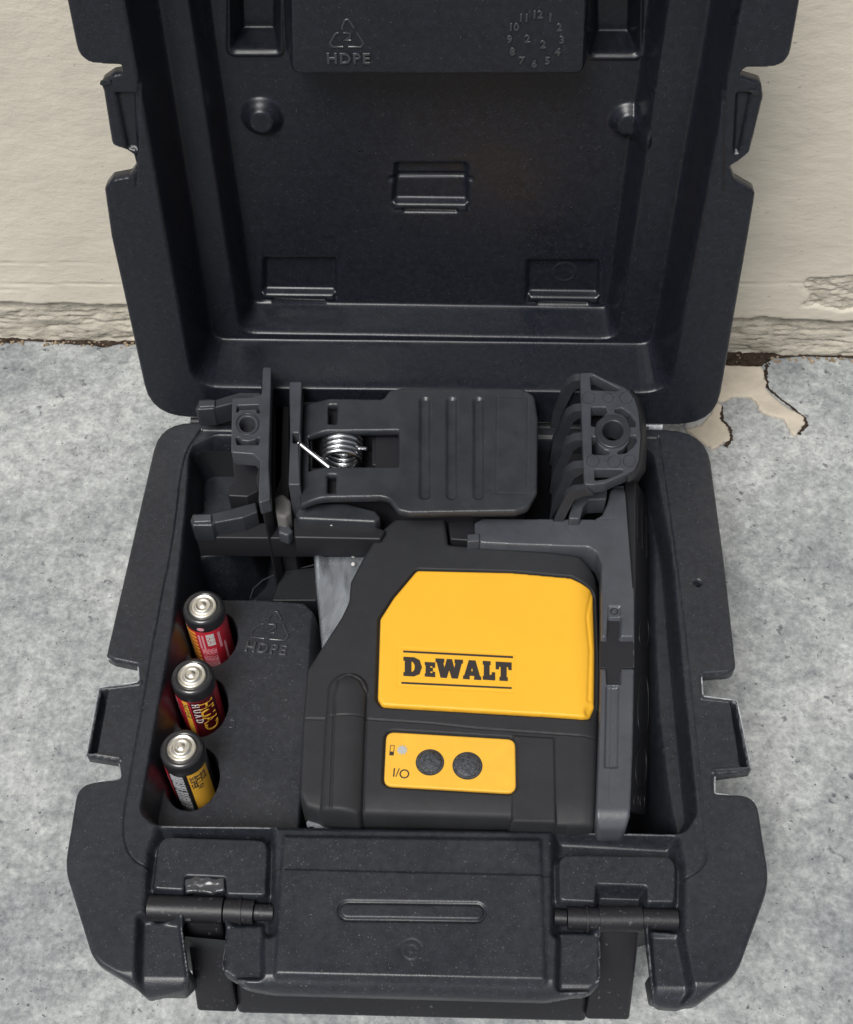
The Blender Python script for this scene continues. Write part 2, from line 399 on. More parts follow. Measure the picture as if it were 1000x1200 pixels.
# ------------------------------------------------------------------ wall: cream paint over plaster, bare dirty band at its foot
def wall_mat(name, col, vary, bumpd, bs, streak=None, dirt=0):
    m = bpy.data.materials.new(name); m.use_nodes = True; n = m.node_tree.nodes; l = m.node_tree.links; b = n['Principled BSDF']
    tc = n.new('ShaderNodeTexCoord'); mp = n.new('ShaderNodeMapping'); l.new(tc.outputs['Object'], mp.inputs[0])
    mp.inputs['Scale'].default_value = (1, 1, 1.9)
    def noise(scale, det=5, ro=.6):
        t = n.new('ShaderNodeTexNoise'); t.inputs['Scale'].default_value = scale; t.inputs['Detail'].default_value = det
        t.inputs['Roughness'].default_value = ro; l.new(mp.outputs[0], t.inputs['Vector']); return t
    r = n.new('ShaderNodeValToRGB'); l.new(noise(22, 6, .6).outputs[0], r.inputs[0])
    r.color_ramp.elements[0].position = .3; r.color_ramp.elements[1].position = .7
    r.color_ramp.elements[0].color = (*[c*(1-vary) for c in col], 1); r.color_ramp.elements[1].color = (*[min(1, c*(1+vary)) for c in col], 1)
    out = r.outputs[0]
    for (sc, lo, hi, cc, amt) in ((260, .68, .74, (.16, .13, .10), .55), (60, .70, .78, (.25, .2, .15), .35+dirt), (110, .5, .72, (.2, .17, .13), dirt)):
        if amt <= 0: continue
        q = n.new('ShaderNodeValToRGB'); l.new(noise(sc, 3, .6).outputs[0], q.inputs[0]); q.color_ramp.elements[0].position = lo; q.color_ramp.elements[1].position = hi
        mm = n.new('ShaderNodeMath'); mm.operation = 'MULTIPLY'; l.new(q.outputs[0], mm.inputs[0]); mm.inputs[1].default_value = amt
        x = n.new('ShaderNodeMix'); x.data_type = 'RGBA'; l.new(mm.outputs[0], x.inputs[0]); l.new(out, x.inputs[6]); x.inputs[7].default_value = (*cc, 1); out = x.outputs[2]
    l.new(out, b.inputs['Base Color']); b.inputs['Roughness'].default_value = .75; b.inputs['Specular IOR Level'].default_value = .25
    bp = n.new('ShaderNodeBump'); bp.inputs['Strength'].default_value = .6; bp.inputs['Distance'].default_value = bumpd
    l.new(noise(bs, 5, .6).outputs[0], bp.inputs['Height']); l.new(bp.outputs[0], b.inputs['Normal'])
    return m
M_paint = wall_mat('cream_paint', (.60, .555, .47), .08, .0008, 120)
M_band = wall_mat('bare_plaster', (.48, .445, .375), .18, .0018, 260, dirt=.45)
M_dirt = mat('dark_dirt', (.045, .032, .024), .9, .1, bump=1, bscale=900, bdist=.0008, vary=.5, vscale=300)
M_rub2 = mat('crumbled_render', (.30, .24, .17), .9, .1, bump=1, bscale=700, bdist=.001, vary=.45, vscale=350)
wall = thing('plaster_wall', 'cream painted plaster wall with bare crumbling foot behind the open case', 'wall', (0, YW, ZF))
def wallxf(V):                       # (x, z, out) -> world; the wall is turned a little to the case
    V = np.asarray(V, float); k = -.010
    return np.stack([V[:, 0], YW-V[:, 2]+V[:, 0]*k, V[:, 1]], 1)
zb = Wl([(60, 355)], YW)[0][1]; zl = ZF
# paint layer: sheet with ragged lower edge
gx = axis(-.42, .42, .0016); gz = axis(ZF, .62, .0022, ((ZF+.03, .035, .0009),))
hf = HF(gx, gz, .003)
X, Z = hf.X, hf.Y
edge = zb+.0035*(vnoise(X, X*0, 60, 5)-.5)+.0018*(vnoise(X, X*0, 400, 6)-.5)
hf.H += .0006*(vnoise(X, Z*1.5, 26, 7, 5)-.5)*2
for k in range(6):                     # trowel lines just above the foot
    z0 = zb+.004+.0042*k+.001*random.random(); x0 = random.uniform(-.24, .2); L = random.uniform(.03, .09)
    wob = z0+.0012*(vnoise(X, X*0, 45, 30+k)-.5)*2.2+(X-x0)*random.uniform(-.03, .03)
    hf.H -= .0007*np.exp(-((Z-wob)/.00035)**2)*np.clip(1-((X-x0)/L)**2, 0, 1)
chip = Wl([(945, 318), (1010, 314), (1015, 352), (985, 357), (958, 350), (940, 352), (947, 338), (942, 330)], YW)
chipd = sdf(X, Z, chip)+.0012*(vnoise(X, Z, 500, 11)-.5)
hf.H -= .0022*np.clip(-chipd/.0006, 0, 1)
nofl = (Z < edge)
H0 = hf.H.copy()
class _T: pass
# ragged outline as polygon along the sampled edge
xs = np.linspace(-.42, .42, 900); ez = zb+.0035*(vnoise(xs, xs*0, 60, 5)-.5)+.0018*(vnoise(xs, xs*0, 400, 6)-.5)
outl = [(x, z) for x, z in zip(xs, ez)]+[(.42, .62), (-.42, .62)]
X_ = X; hf.build('paint_layer', M_paint, outl, wall, skirt=((0, -.004, False),), edge_r=.0008, xf=wallxf)
hf = HF(axis(-.42, .42, .0014), axis(ZF-.002, zb+.012, .0009), 0)
hf.H += .0016*(vnoise(hf.X, hf.Y*1.6, 110, 21, 5)-.5)*2
hf.H -= .0012*np.clip((vnoise(hf.X, hf.Y*5, 160, 22, 3)-.62)*8, 0, 1)
for k in range(5):
    zc = zb-.004-.003*k; hf.H -= .0012*np.exp(-((hf.Y-zc-.0015*(vnoise(hf.X, hf.X*0, 90, 60+k)-.5))/.0003)**2)*(vnoise(hf.X, hf.X*0, 40, 70+k) > .45)
hf.build('bare_band', M_band, [(-.42, ZF-.002), (.42, ZF-.002), (.42, zb+.012), (-.42, zb+.012)], wall, edge_r=0, xf=wallxf)
chipo = hf = HF(axis(min(c[0] for c in chip)-.002, max(c[0] for c in chip)+.002, .0006), axis(min(c[1] for c in chip)-.002, max(c[1] for c in chip)+.002, .0006), .0016)
hf.H += .0012*(vnoise(hf.X, hf.Y*2, 300, 41, 4)-.5)*2
hf.build('chipped_patch', M_band, fillet(chip, .001), wall, edge_r=0, xf=wallxf)
# the crack of dark dirt between wall and floor, crumbs lying in it
def crumbs(name, pts, material, parent, smin, smax):
    vs_ = []; fs = []
    for (x, y, z) in pts:
        s = random.uniform(smin, smax); b0 = len(vs_)
        rot = Matrix.Rotation(random.uniform(0, 6), 3, 'Z') @ Matrix.Rotation(random.uniform(-.5, .5), 3, 'X')
        base = [(-1, -1, -.5), (1, -1, -.5), (1, 1, -.5), (-1, 1, -.5), (-.6, -.7, .6), (.8, -.5, .5), (.5, .7, .7), (-.7, .5, .4)]
        for v in base:
            q = rot @ Vector([c*random.uniform(.6, 1.3)*s for c in v]); vs_.append((x+q.x, y+q.y, z+q.z))
        for f in ((0, 3, 2, 1), (4, 5, 6, 7), (0, 1, 5, 4), (1, 2, 6, 5), (2, 3, 7, 6), (3, 0, 4, 7)): fs.append(tuple(b0+i for i in f))
    o = mesh_obj(name, vs_, fs, material, parent, False); return o
hf = HF(axis(-.42, .42, .0012), axis(YW-.008, YW+.006, .0007), ZF+.0004)
n1 = vnoise(hf.X, hf.Y*0, 80, 51, 4)
hf.H += .0016*(vnoise(hf.X, hf.Y*2, 260, 52, 4)-.35)
xs = np.linspace(-.42, .42, 700); fy = YW-.0009-.0022*np.clip(vnoise(xs, xs*0, 55, 53, 4)-.42, 0, 1)*4-.010*xs
dl = hf.build('dirt_line', M_dirt, [(x, y) for x, y in zip(xs, fy)]+[(.42, YW+.005), (-.42, YW+.005)], wall, edge_r=0)
cr = []
for k in range(420):
    x = random.uniform(-.26, .26); y = YW-.010*x-.001-abs(random.gauss(0, .0016)); cr.append((x, y, ZF+.0004))
o = crumbs('plaster_crumbs', cr, M_rub2, None, .0003, .0009); o['kind'] = 'stuff'; tag(o, 'tiny brown plaster crumbs along the foot of the wall', 'crumbs')
# peeled cream paint lying on the floor at the right of the case
M_flake = mat('peeled_paint', (.56, .50, .41), .7, .25, grime=.5, bump=.4, bscale=200, bdist=.0006, vary=.08, vscale=60)
M_flake2 = mat('pale_grey_smear', (.46, .46, .46), .7, .25, bump=.4, bscale=200, bdist=.0005, vary=.10, vscale=90)
def rag(poly, amp, seed, sub=6):
    out = []; r = random.Random(seed); N = len(poly)
    for i in range(N):
        a = poly[i]; b = poly[(i+1) % N]
        for k in range(sub):
            t = k/sub; out.append((a[0]+(b[0]-a[0])*t+r.gauss(0, amp), a[1]+(b[1]-a[1])*t+r.gauss(0, amp)))
    return out
flA = [(845, 431), (893, 431), (897, 448), (899, 460), (915, 475), (941, 490), (943, 497), (932, 512), (926, 508), (918, 492), (903, 489), (890, 482), (882, 468), (862, 466), (845, 473), (835, 470), (830, 450)]
flB = [(838, 473), (846, 478), (843, 492), (853, 502), (855, 514), (846, 523), (834, 528), (818, 517), (804, 505), (820, 500), (831, 488)]
flC = [(800, 492), (832, 470), (846, 474), (828, 492), (822, 507), (805, 505)]
def flake(name, px, seed, label, m_, z=.0007, th=.0011, hump=.0):
    P = rag(B(px, ZF), .00034, seed, 9)
    h = HF(axis(min(p[0] for p in P)-.001, max(p[0] for p in P)+.001, .0006), axis(min(p[1] for p in P)-.001, max(p[1] for p in P)+.001, .0006), ZF+z)
    h.H += .0012*(vnoise(h.X, h.Y, 90, seed, 3)-.3)
    o = h.build(name, m_, P, None, skirt=((0, ZF+.0001, True),), edge_r=.0004); tag(o, label, 'paint flake', 'peeled paint on the floor'); return o
flake('paint_flake', flA, 3, 'long forked flake of cream paint peeling across the floor to the right of the hinge', M_flake, z=.0014)
flake('paint_flake', flB, 4, 'small curled flake of cream paint on the floor by the case corner', M_flake, z=.0012)
flake('paint_flake', flC, 5, 'grey smeared patch of paint between the lid corner and the small cream flake', M_flake2, z=.0003)
# dark broken edge round the flakes
for (ln, sd, lb) in (([(888, 402), (903, 404), (899, 416), (899, 428)], 7, 0), ([(899, 428), (897, 440), (900, 455), (915, 468), (926, 476), (943, 490), (945, 498), (935, 510)], 8, 1), ([(845, 476), (846, 492), (856, 503), (857, 515), (850, 524)], 9, 2)):
    c = B(ln, ZF); pts = []
    for i in range(len(c)-1):
        for k in range(16):
            t = k/16; pts.append((c[i][0]+(c[i+1][0]-c[i][0])*t, c[i][1]+(c[i+1][1]-c[i][1])*t))
    r = random.Random(sd); L = []; R = []
    for (x, y) in pts:
        wd = r.uniform(.0002, .0011)*(1.6 if lb == 0 else 1); L.append((x-wd+r.gauss(0, .0002), y+wd*.4)); R.append((x+wd, y-wd*.4+r.gauss(0, .0002)))
    o = plate('crack', [L+R[::-1]], ZF+.0006, .001, M_dirt, fl, bev=.0001)
cr = []
for (a, b, k) in (((850, 405), (900, 398), 60), ((860, 424), (902, 418), 50), ((900, 400), (1000, 416), 60)):
    for _ in range(k):
        t = random.random(); q = at((a[0]+(b[0]-a[0])*t+random.gauss(0, 3), a[1]+(b[1]-a[1])*t+random.gauss(0, 3)), ZF); cr.append((q[0], min(q[1], YW-.001), ZF+.0006))
o = crumbs('render_crumbs', cr, M_dirt, None, .0004, .0012); o['kind'] = 'stuff'; tag(o, 'dark crumbled render in the hole at the wall foot right of the case', 'crumbs')
o = plate('hole', [rag(B([(848, 418), (862, 412), (880, 416), (903, 403), (902, 420), (893, 430), (846, 431)], ZF), .0004, 20)], ZF+.0008, .0015, M_dirt, fl, bev=.0002)
#@@CASE
# ================================================================== THE CASE
case = thing('tool_case', 'open black plastic carrying case with its handle hanging down in front', 'tool case', (0, -.1, ZF))
# ---------------- bottom half
SE = -.0002
OP = [((232, 493), 0), ((187, 494), .016), ((150, 655), 0), ((124, 768), .001), ((133, 773), .001), ((162, 779), .0015), ((163, 798), .0015), ((150, 801), .001), ((116, 805), .001), ((101, 886), .0008),
      ((139, 892), .0015), ((142, 912), .0015), ((91, 918), .006), ((75, 1016), .022), ((109, 1126), .012), ((166, 1158), .003), ((212, 1152), .004), ((219, 1140), .003), ((211, 1083), .001),
      ((216, 1070), .001), ((262, 1070), .001), ((262, 1085), .001), ((258, 1133), .003), ((290, 1154), .003), ((320, 1158), .001), ((640, 1166), .001), ((690, 1160), .003), ((705, 1146), .003), ((705, 1090), .001), ((706, 1075), .001),
      ((758, 1078), .001), ((758, 1095), .001), ((765, 1147), .003), ((772, 1168), .003), ((818, 1172), .008), ((864, 1142), .015), ((903, 1034), .025), ((887, 931), .006), ((838, 930), .0015), ((837, 908), .0015),
      ((881, 903), .0008), ((864, 820), .001), ((824, 816), .0015), ((822, 790), .0015), ((864, 787), .004), ((850, 662), 0), ((828, 498), .016), ((775, 498), 0)]
O = B([o[0] for o in OP], 0); O[0] = (O[0][0], -.0005); O[-1] = (O[-1][0], -.0005); O[1] = (O[1][0], -.0008); O[-2] = (O[-2][0], -.0008)
rr = [o[1] for o in OP]
OUT = fillet(O, rr)
xa = axis(-.120, .120, .00034); ya = axis(-.224, .001, .00034)
b = HF(xa, ya, 0)
PW = .0045
pit = fillet(B([(226, 525), (252, 512), (740, 517), (762, 530), (784, 650), (799, 810), (813, 950), (800, 972), (655, 968), (330, 963), (182, 961), (168, 948), (183, 860), (206, 735), (221, 600)], 0), [.004, .006, .006, .006, 0, 0, .005, .005, 0, 0, .004, .004, 0, 0, 0])
ZP = -.052
b.level(pit, ZP, PW, .0018)
blk = fillet(B([(168, 700), (300, 701), (357, 705), (368, 716), (352, 975), (160, 985), (120, 900)], -.017), [0, 0, .002, .002, 0, 0, 0])
inside = -sdf(b.X, b.Y, pit, .03)
def inner_level(poly, z, w_, r=.001):
    """a raised block inside the pit: walls fall outside its traced top; never higher than the pit wall itself"""
    t = wallf(-sdf(b.X, b.Y, poly, .02)+w_, w_, r)
    tgt = b.H*(1-t)+z*t
    b.H = np.where(inside > 0, np.maximum(b.H, np.minimum(tgt, 0)), b.H)
inner_level(blk, -.017, .0035)
ledge = fillet(B([(235, 520), (300, 520), (296, 600), (291, 632), (268, 652), (210, 656), (200, 640)], -.020), [0, 0, 0, .004, .006, 0, 0])
inner_level(ledge, -.020, .003)
rl = fillet(B([(768, 600), (800, 560), (840, 990), (790, 978), (781, 940), (768, 840), (762, 700)], -.012), .002)
inner_level(rl, -.012, .005, .002)
inner_level(fillet(B([(330, 880), (720, 880), (720, 1000), (330, 1000)], -.030), .002), -.034, .003)
# round the junctions: battery pockets
bat_px = [(238, 711), (225, 792), (213, 877)]
BC = [B([p], .001)[0] for p in bat_px]
for c in BC:
    cc = (c[0]+.0010, c[1]-.0022)
    el = [(cc[0]+0.0088*math.cos(a), cc[1]+.0112*math.sin(a)) for a in np.linspace(0, 2*math.pi, 60, endpoint=False)]
    t = wallf(-sdf(b.X, b.Y, el, .012), .0009, .0005); b.H = b.H*(1-t)+np.minimum(b.H, -.0495)*t
# seam step around the rim
sL = B([(236, 503), (214, 535), (206, 620), (184, 730), (160, 872), (145, 955), (146, 990), (158, 1010), (180, 1018)], 0)
sR = B([(772, 512), (784, 596), (798, 700), (809, 802), (827, 975), (830, 1002), (821, 1020), (797, 1032)], 0)
def chaikin(p, n=2):
    for _ in range(n):
        q = [p[0]]
        for a, c_ in zip(p[:-1], p[1:]): q += [(a[0]*.75+c_[0]*.25, a[1]*.75+c_[1]*.25), (a[0]*.25+c_[0]*.75, a[1]*.25+c_[1]*.75)]
        p = q+[p[-1]]
    return p
sL = chaikin(sL); sR = chaikin(sR)
for s_ in (sL, sR): b.groove(s_, .0007, .0004)
ring = sL+sR[::-1]
t = wallf(-sdf(b.X, b.Y, ring, .01), .0006, .0002); b.H = np.where(inside < .0, b.H-.0005*t, b.H)
# latch troughs and blocks at the front
trL = fillet(B([(184, 966), (322, 968), (324, 1100), (262, 1100), (262, 1072), (211, 1072), (168, 1100), (172, 1000)], -.001), .002)
trR = fillet(B([(646, 970), (795, 978), (803, 1010), (803, 1098), (758, 1094), (758, 1078), (706, 1078), (706, 1100), (645, 1100)], -.001), .002)
for tr in (trL, trR): b.level(tr, -.0065, .0030, .001)
footL = fillet(B([(150, 1079), (163, 1079), (212, 1083), (216, 1140), (205, 1136), (162, 1136), (150, 1135)], -.004), .0015)
b.level(fillet(B([(163, 1075), (214, 1079), (225, 1160), (200, 1175), (160, 1170)], -.004), .002), -.0045, .0012)
b.level(fillet(B([(258, 1081), (311, 1080), (311, 1152), (258, 1152)], -.004), .002), -.0045, .0012)
b.level(fillet(B([(652, 1090), (706, 1090), (706, 1165), (650, 1165)], -.004), .002), -.0045, .0012)
b.level(fillet(B([(758, 1092), (798, 1093), (812, 1165), (800, 1180), (764, 1180)], -.004), .002), -.0045, .0012)
bL = fillet(B([(187, 981), (314, 985), (311, 1050), (266, 1049), (264, 1029), (217, 1027), (215, 1044), (180, 1042)], 0), [.004, .004, .0015, .001, .001, .001, .001, .0015])
bR = fillet(B([(655, 1002), (792, 1004), (791, 1058), (759, 1058), (758, 1039), (699, 1037), (697, 1058), (656, 1056)], 0), [.004, .004, .0015, .001, .001, .001, .001, .0015])
for q in (bL, bR): b.level(q, .0003, .0014, .0005, grow=True)
# middle panel, with its slot and round moulding mark
pan = fillet(B([(330, 978), (636, 982), (642, 1154), (320, 1146)], 0), .0015)
b.raise_(pan, .0012, .0012, .0005)
g0 = fillet(B([(320, 962), (650, 967), (648, 976), (326, 972)], 0), .0008); b.raise_(g0, -.0008, .0008, .0003)
cl = B([(408, 1069), (558, 1071)], 0); d = ldist(b.X, b.Y, cl); 
b.H -= .0007*np.exp(-((d-.0026)/.0005)**2); b.H += .0003*np.clip((.0024-d)/.0004, 0, 1)
mc = B([(482, 1115)], 0)[0]; dm = np.hypot(b.X-mc[0], b.Y-mc[1]); b.H -= .00018*np.exp(-((dm-.0030)/.0004)**2)+.00015*np.exp(-((dm-.0012)/.0004)**2)
# dark slot along the outer edge of each side tab
for sl_ in ([(118, 808), (127, 809), (114, 882), (104, 883)], [(856, 822), (863, 823), (877, 898), (868, 899)]):
    b.level(fillet(B(sl_, 0), .0004), -.006, .0006, .0003)
for ln in ([(163, 800), (116, 806)], [(139, 890), (101, 884)], [(824, 817), (863, 821)], [(838, 904), (880, 901)]):
    d = ldist(b.X, b.Y, B(ln, 0)); b.H += .0004*np.exp(-((d-.0006)/.0004)**2)
# front lip rounds down and forward
fr = B([(205, 1140), (760, 1150)], 0); yf = lambda x: fr[0][1]+(x-fr[0][0])*(fr[1][1]-fr[0][1])/(fr[1][0]-fr[0][0])
dd = np.clip(yf(b.X)-b.Y, 0, .02); b.H -= 1.1*dd*dd/.004*.5+.35*dd
b.H += .00012*(vnoise(b.X, b.Y, 55, 88, 4)-.5)*2
holep = circle(B([(818, 683)], 0)[0], .0011, 20)
base = b.build('bottom_half', M_base, OUT, case, skirt=((.0, -.0035, False), (-.0008, -.0042, False)), edge_r=.0012, holes=[holep])
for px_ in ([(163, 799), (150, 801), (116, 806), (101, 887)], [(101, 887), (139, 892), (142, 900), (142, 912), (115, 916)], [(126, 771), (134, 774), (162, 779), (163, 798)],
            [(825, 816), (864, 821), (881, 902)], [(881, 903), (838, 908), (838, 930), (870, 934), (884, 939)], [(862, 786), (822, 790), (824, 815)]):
    tube('flash_glint', [[at(q_, -.0016) for q_ in px_]], .00032, M_flash, base, None, False, 2)  # added pale tubes: glints on the worn notch edges, put into the colour
# shell under the rim down to the floor
sh_px = [(236, 520), (215, 540), (190, 650), (170, 770), (160, 880), (138, 960), (128, 1020), (160, 1085), (215, 1092), (300, 1100), (320, 1128), (640, 1134), (660, 1105), (738, 1070), (822, 1045), (850, 1010), (838, 930), (826, 800), (808, 660), (790, 545), (770, 520)]
S = fillet(B(sh_px, 0), .006)
def shrink(P, k, c): return [(c[0]+(p[0]-c[0])*k, c[1]+(p[1]-c[1])*k) for p in P]
cS = (0, -.105)
rings = [(S, -.0044), (shrink(S, .995, cS), -.02), (shrink(S, .975, cS), -.045), (shrink(S, .955, cS), -.056), (shrink(S, .93, cS), ZF)]
vs_ = []; fs = []; n = len(S)
for (P, z) in rings: vs_ += [(p[0], p[1], z) for p in P]
for k in range(len(rings)-1):
    for i in range(n): fs.append((k*n+i, k*n+(i+1) % n, (k+1)*n+(i+1) % n, (k+1)*n+i))
fs.append(tuple((len(rings)-1)*n+i for i in range(n)))
mesh_obj('outer_shell', vs_, fs, M_shell, base)
# front lip below the panel and the four feet walls
for (px, z0, z1, nm) in (([(263, 1134), (306, 1139), (320, 1149), (640, 1157), (655, 1148), (704, 1147), (686, 1168), (560, 1166), (533, 1163), (432, 1162), (300, 1161), (284, 1158)], -.0050, -.011, 'front_lip'),
                     ([(166, 1120), (205, 1124), (217, 1128), (218, 1140), (205, 1153), (168, 1152)], -.0085, -.028, 'front_foot'),
                     ([(766, 1130), (800, 1134), (815, 1150), (810, 1163), (772, 1163)], -.0085, -.028, 'front_foot')):
    P = fillet(B(px, z0), .0015); loft(nm, [(p[0], p[1], z0) for p in P], [(p[0]*.995, p[1]*.995, z1) for p in P], M_base, base, .0006)
# moulded writing on the battery block
EMB = mat('moulded_mark', (.030, .032, .039), .28, .8)
def on_block(z):
    c0 = B([(318, 738)], z)[0]; ex = np.array(B([(328, 739)], z)[0])-c0; ex /= np.hypot(*ex)
    ey = np.array([-ex[1], ex[0]])
    def f(V): V = np.asarray(V); return np.stack([c0[0]+V[:, 0]*ex[0]+V[:, 1]*ey[0], c0[1]+V[:, 0]*ex[1]+V[:, 1]*ey[1], z+V[:, 2]], 1)
    return f
def recycle_paths(s):
    """three bent bands chasing each other round a triangle (units of s), each a closed outline"""
    raw = [[(-.10, .24), (-.13, .30), (-.03, .50), (.05, .52), (.14, .38), (.20, .28)],
           [(.26, .16), (.44, -.14), (.36, -.26), (.02, -.26)],
           [(-.12, -.26), (-.40, -.26), (-.47, -.14), (-.30, .12), (-.22, .14)]]
    return [[(x*s, y*s, 0) for (x, y) in p] for p in raw]
f = on_block(-.0170)
tube('recycling_mark', recycle_paths(.0152)+[[(-.0012, .0022, 0), (.0012, .0024, 0), (.0014, .0006, 0), (-.0012, -.0012, 0), (.0014, -.0014, 0)]], .00055, EMB, base, f, res=2)
text_mesh('moulded_letters', 'HDPE', .0056, EMB, base, lambda V: f(np.asarray(V)+np.array([-.0004, -.0082, 0])), .0005, .0002, space=1.15)
c3 = at((271, 848), -.0169); tube('mould_mark', [[(c3[0]+.0014*math.cos(a), c3[1]+.0014*math.sin(a), c3[2]) for a in np.linspace(0, 2*math.pi, 20, endpoint=False)]], .00018, EMB, base, None, True, 2)
tsk = HF(axis(at((214, 1040), 0)[0], at((267, 1040), 0)[0], .0003), axis(*sorted([at((240, 1052), 0)[1], at((240, 1022), 0)[1]]), .0003), .0002)
tsk.H += .0011*(vnoise(tsk.X, tsk.Y*1.5, 330, 77, 3)-.5)
tsk.build('torn_skin', M_torn, rag(B([(217, 1030), (232, 1026), (250, 1030), (262, 1029), (264, 1044), (248, 1047), (232, 1044), (218, 1046)], 0), .0002, 78, 3), base, skirt=((0, -.0012, False),), edge_r=.0003)
# ---------------- carry handle and its pivots
hnd = bpy.data.objects.new('carry_handle', None); place(hnd, case)
zP = -.0035
def pin(name, a, bq, rad, m_, z=zP, steps=()):
    p0 = np.array(at(a, z)); p1 = np.array(at(bq, z)); L = np.linalg.norm(p1-p0)
    o = tube(name, [[tuple(p0), tuple(p1)]], rad, m_, hnd, res=6); return o
pin('pivot_pin', (175, 1064), (262, 1067), .0040, M_handle)
pin('pivot_pin', (264, 1067), (298, 1069), .0037, M_handle)
pin('pivot_pin', (299, 1069), (321, 1070), .0026, M_handle)
pin('pivot_pin', (650, 1075), (664, 1076), .0024, M_handle)
pin('pivot_pin', (665, 1076), (702, 1077), .0034, M_handle)
pin('pivot_pin', (703, 1077), (752, 1077), .0039, M_handle)
pin('pivot_pin', (753, 1077), (794, 1078), .0032, M_handle)
for px in (281, 686, 702): pin('pin_collar', (px, 1068+(px > 500)*9), (px+3, 1068+(px > 500)*9), .0041, M_handle)
def hpt(p, z): return at(p, z)
# left arm, right arm, grip bar: from pivots down the front
for (top, bot) in (([(214, 1072), (258, 1072)], [(231, 1186), (278, 1188)]), ([(706, 1080), (752, 1080)], [(686, 1196), (738, 1197)])):
    a0 = at(top[0], -.004); a1 = at(top[1], -.004); b0 = at(bot[0], -.040); b1 = at(bot[1], -.040)
    back = .009
    A = [a0, a1, (a1[0], a1[1]+back, a1[2]-.004), (a0[0], a0[1]+back, a0[2]-.004)]; Bq = [b0, b1, (b1[0], b1[1]+back, b1[2]-.004), (b0[0], b0[1]+back, b0[2]-.004)]
    loft('handle_arm', A, Bq, M_handle, hnd, .0012)
a0 = at((277, 1152), -.030); a1 = at((688, 1163), -.030); b0 = at((277, 1190), -.044); b1 = at((688, 1200), -.044)
loft('grip_bar', [a0, b0, (b0[0], b0[1]+.014, b0[2]-.004), (a0[0], a0[1]+.014, a0[2]-.002)], [a1, b1, (b1[0], b1[1]+.014, b1[2]-.004), (a1[0], a1[1]+.014, a1[2]-.002)], M_handle, hnd, .002)
# ---------------- lid
def lidxf(V):
    V = np.asarray(V, float); x, s, h = V[:, 0], V[:, 1], V[:, 2]
    return np.stack([x, s*SA-h*CA, s*CA+h*SA], 1)
LO_ = [((232, 484), 0), ((176, 486), .016), ((130, 278), 0), ((122, 222), .003), ((131, 211), .002), ((152, 207), .002), ((160, 196), .002), ((156, 182), .001), ((148, 177), .001), ((131, 171), .002), ((121, 108), .002), ((117, 98), .002), ((132, 88), .001), ((143, 86), .001), ((142, 77), .001), ((93, 75), .006), ((76, -10), 0)]
LR_ = [((940, -10), 0), ((924, 80), .006), ((874, 80), .002), ((866, 90), .001), ((893, 98), .002), ((895, 115), .003), ((879, 180), .002), ((866, 190), .001), ((856, 196), .001), ((862, 212), .002), ((886, 226), .003), ((880, 262), 0), ((840, 494), .016), ((770, 493), 0)]
P = Ld([o[0] for o in LO_+LR_], 0)
P[0] = (P[0][0], .0012); P[-1] = (P[-1][0], .0012); P[1] = (P[1][0], .0014); P[-2] = (P[-2][0], .0014)
iT = len(LO_)-1
xl = P[iT][0]; xr = P[iT+1][0]
P = P[:iT+1]+[(xl*.985, .207), (xl*.93, .214), (xr*.93, .214), (xr*.985, .207)]+P[iT+1:]
LOUT = fillet(P, [o[1] for o in LO_]+[.004]*4+[o[1] for o in LR_])
D1, D2 = .0225, .0365
xa = axis(-.120, .120, .00045, ((-.0715, .010, .0003), (.0715, .010, .0003)))
ya = axis(.0, .216, .00045, ((.0235, .006, .00022),))
h = HF(xa, ya, 0)
q0 = Ld([(232, 449), (768, 456)], 0); qt = Ld([(148, 0), (868, 0)], 0)
def quad(px, d, top=.205, mir=0):
    """pit outline: bottom edge through the two lower points, sides through the two upper ones, run on to the top"""
    (a, b_, c, e) = Ld(px, d)
    def ext(p, q): t = (top-p[1])/(q[1]-p[1]); return (p[0]+(q[0]-p[0])*t, top)
    return [a, b_, ext(b_, c), ext(a, e)]
p1 = fillet(quad([(229, 452), (782, 459), (868, 0), (148, 0)], 0), [.010, .010, .012, .012])
h.level(p1, -D1, .0034, .0013, margin=.03)
p2 = fillet(quad([(283, 389), (723, 396), (783, 0), (222, 0)], D1, .198), [.006, .006, .008, .008])
h.level(p2, -D2, .0030, .0012, margin=.03)
# side walls get one more shallow step
p1b = fillet(quad([(257, 401), (754, 408), (838, 0), (178, 0)], D1, .2), .008)
# tray block at the top
DT = .020
tray = fillet(Ld([(341, 88), (685, 88), (689, -8), (339, -8)], DT), .0035)
h.level(tray, -DT, .003, .001, grow=True)
for pk in ([(272, 58), (327, 58), (330, -60), (268, -60)], [(693, 62), (748, 62), (752, -60), (690, -60)]):
    h.level(fillet(Ld(pk, D2), .002), -D2-.010, .0025, .0007); 
    rim = fillet(Ld([(pk[0][0]-6, pk[0][1]+7), (pk[1][0]+6, pk[1][1]+7), pk[2], pk[3]], D2), .003)
    h.H += .0008*np.exp(-((sdf(h.X, h.Y, rim)+.0006)/.0006)**2)
for (c, r_, dz) in (((306, 144), .0072, .0045), ((737, 147), .0066, .0038)):
    cc = Ld([c], D2-dz)[0]; dist = np.hypot(h.X-cc[0], h.Y-cc[1])
    t = wallf(r_-dist, .0016, .0007); h.H = np.maximum(h.H, h.H+dz*.55*t)
    t = wallf(r_*.72-dist, .0012, .0006); h.H += dz*.45*t
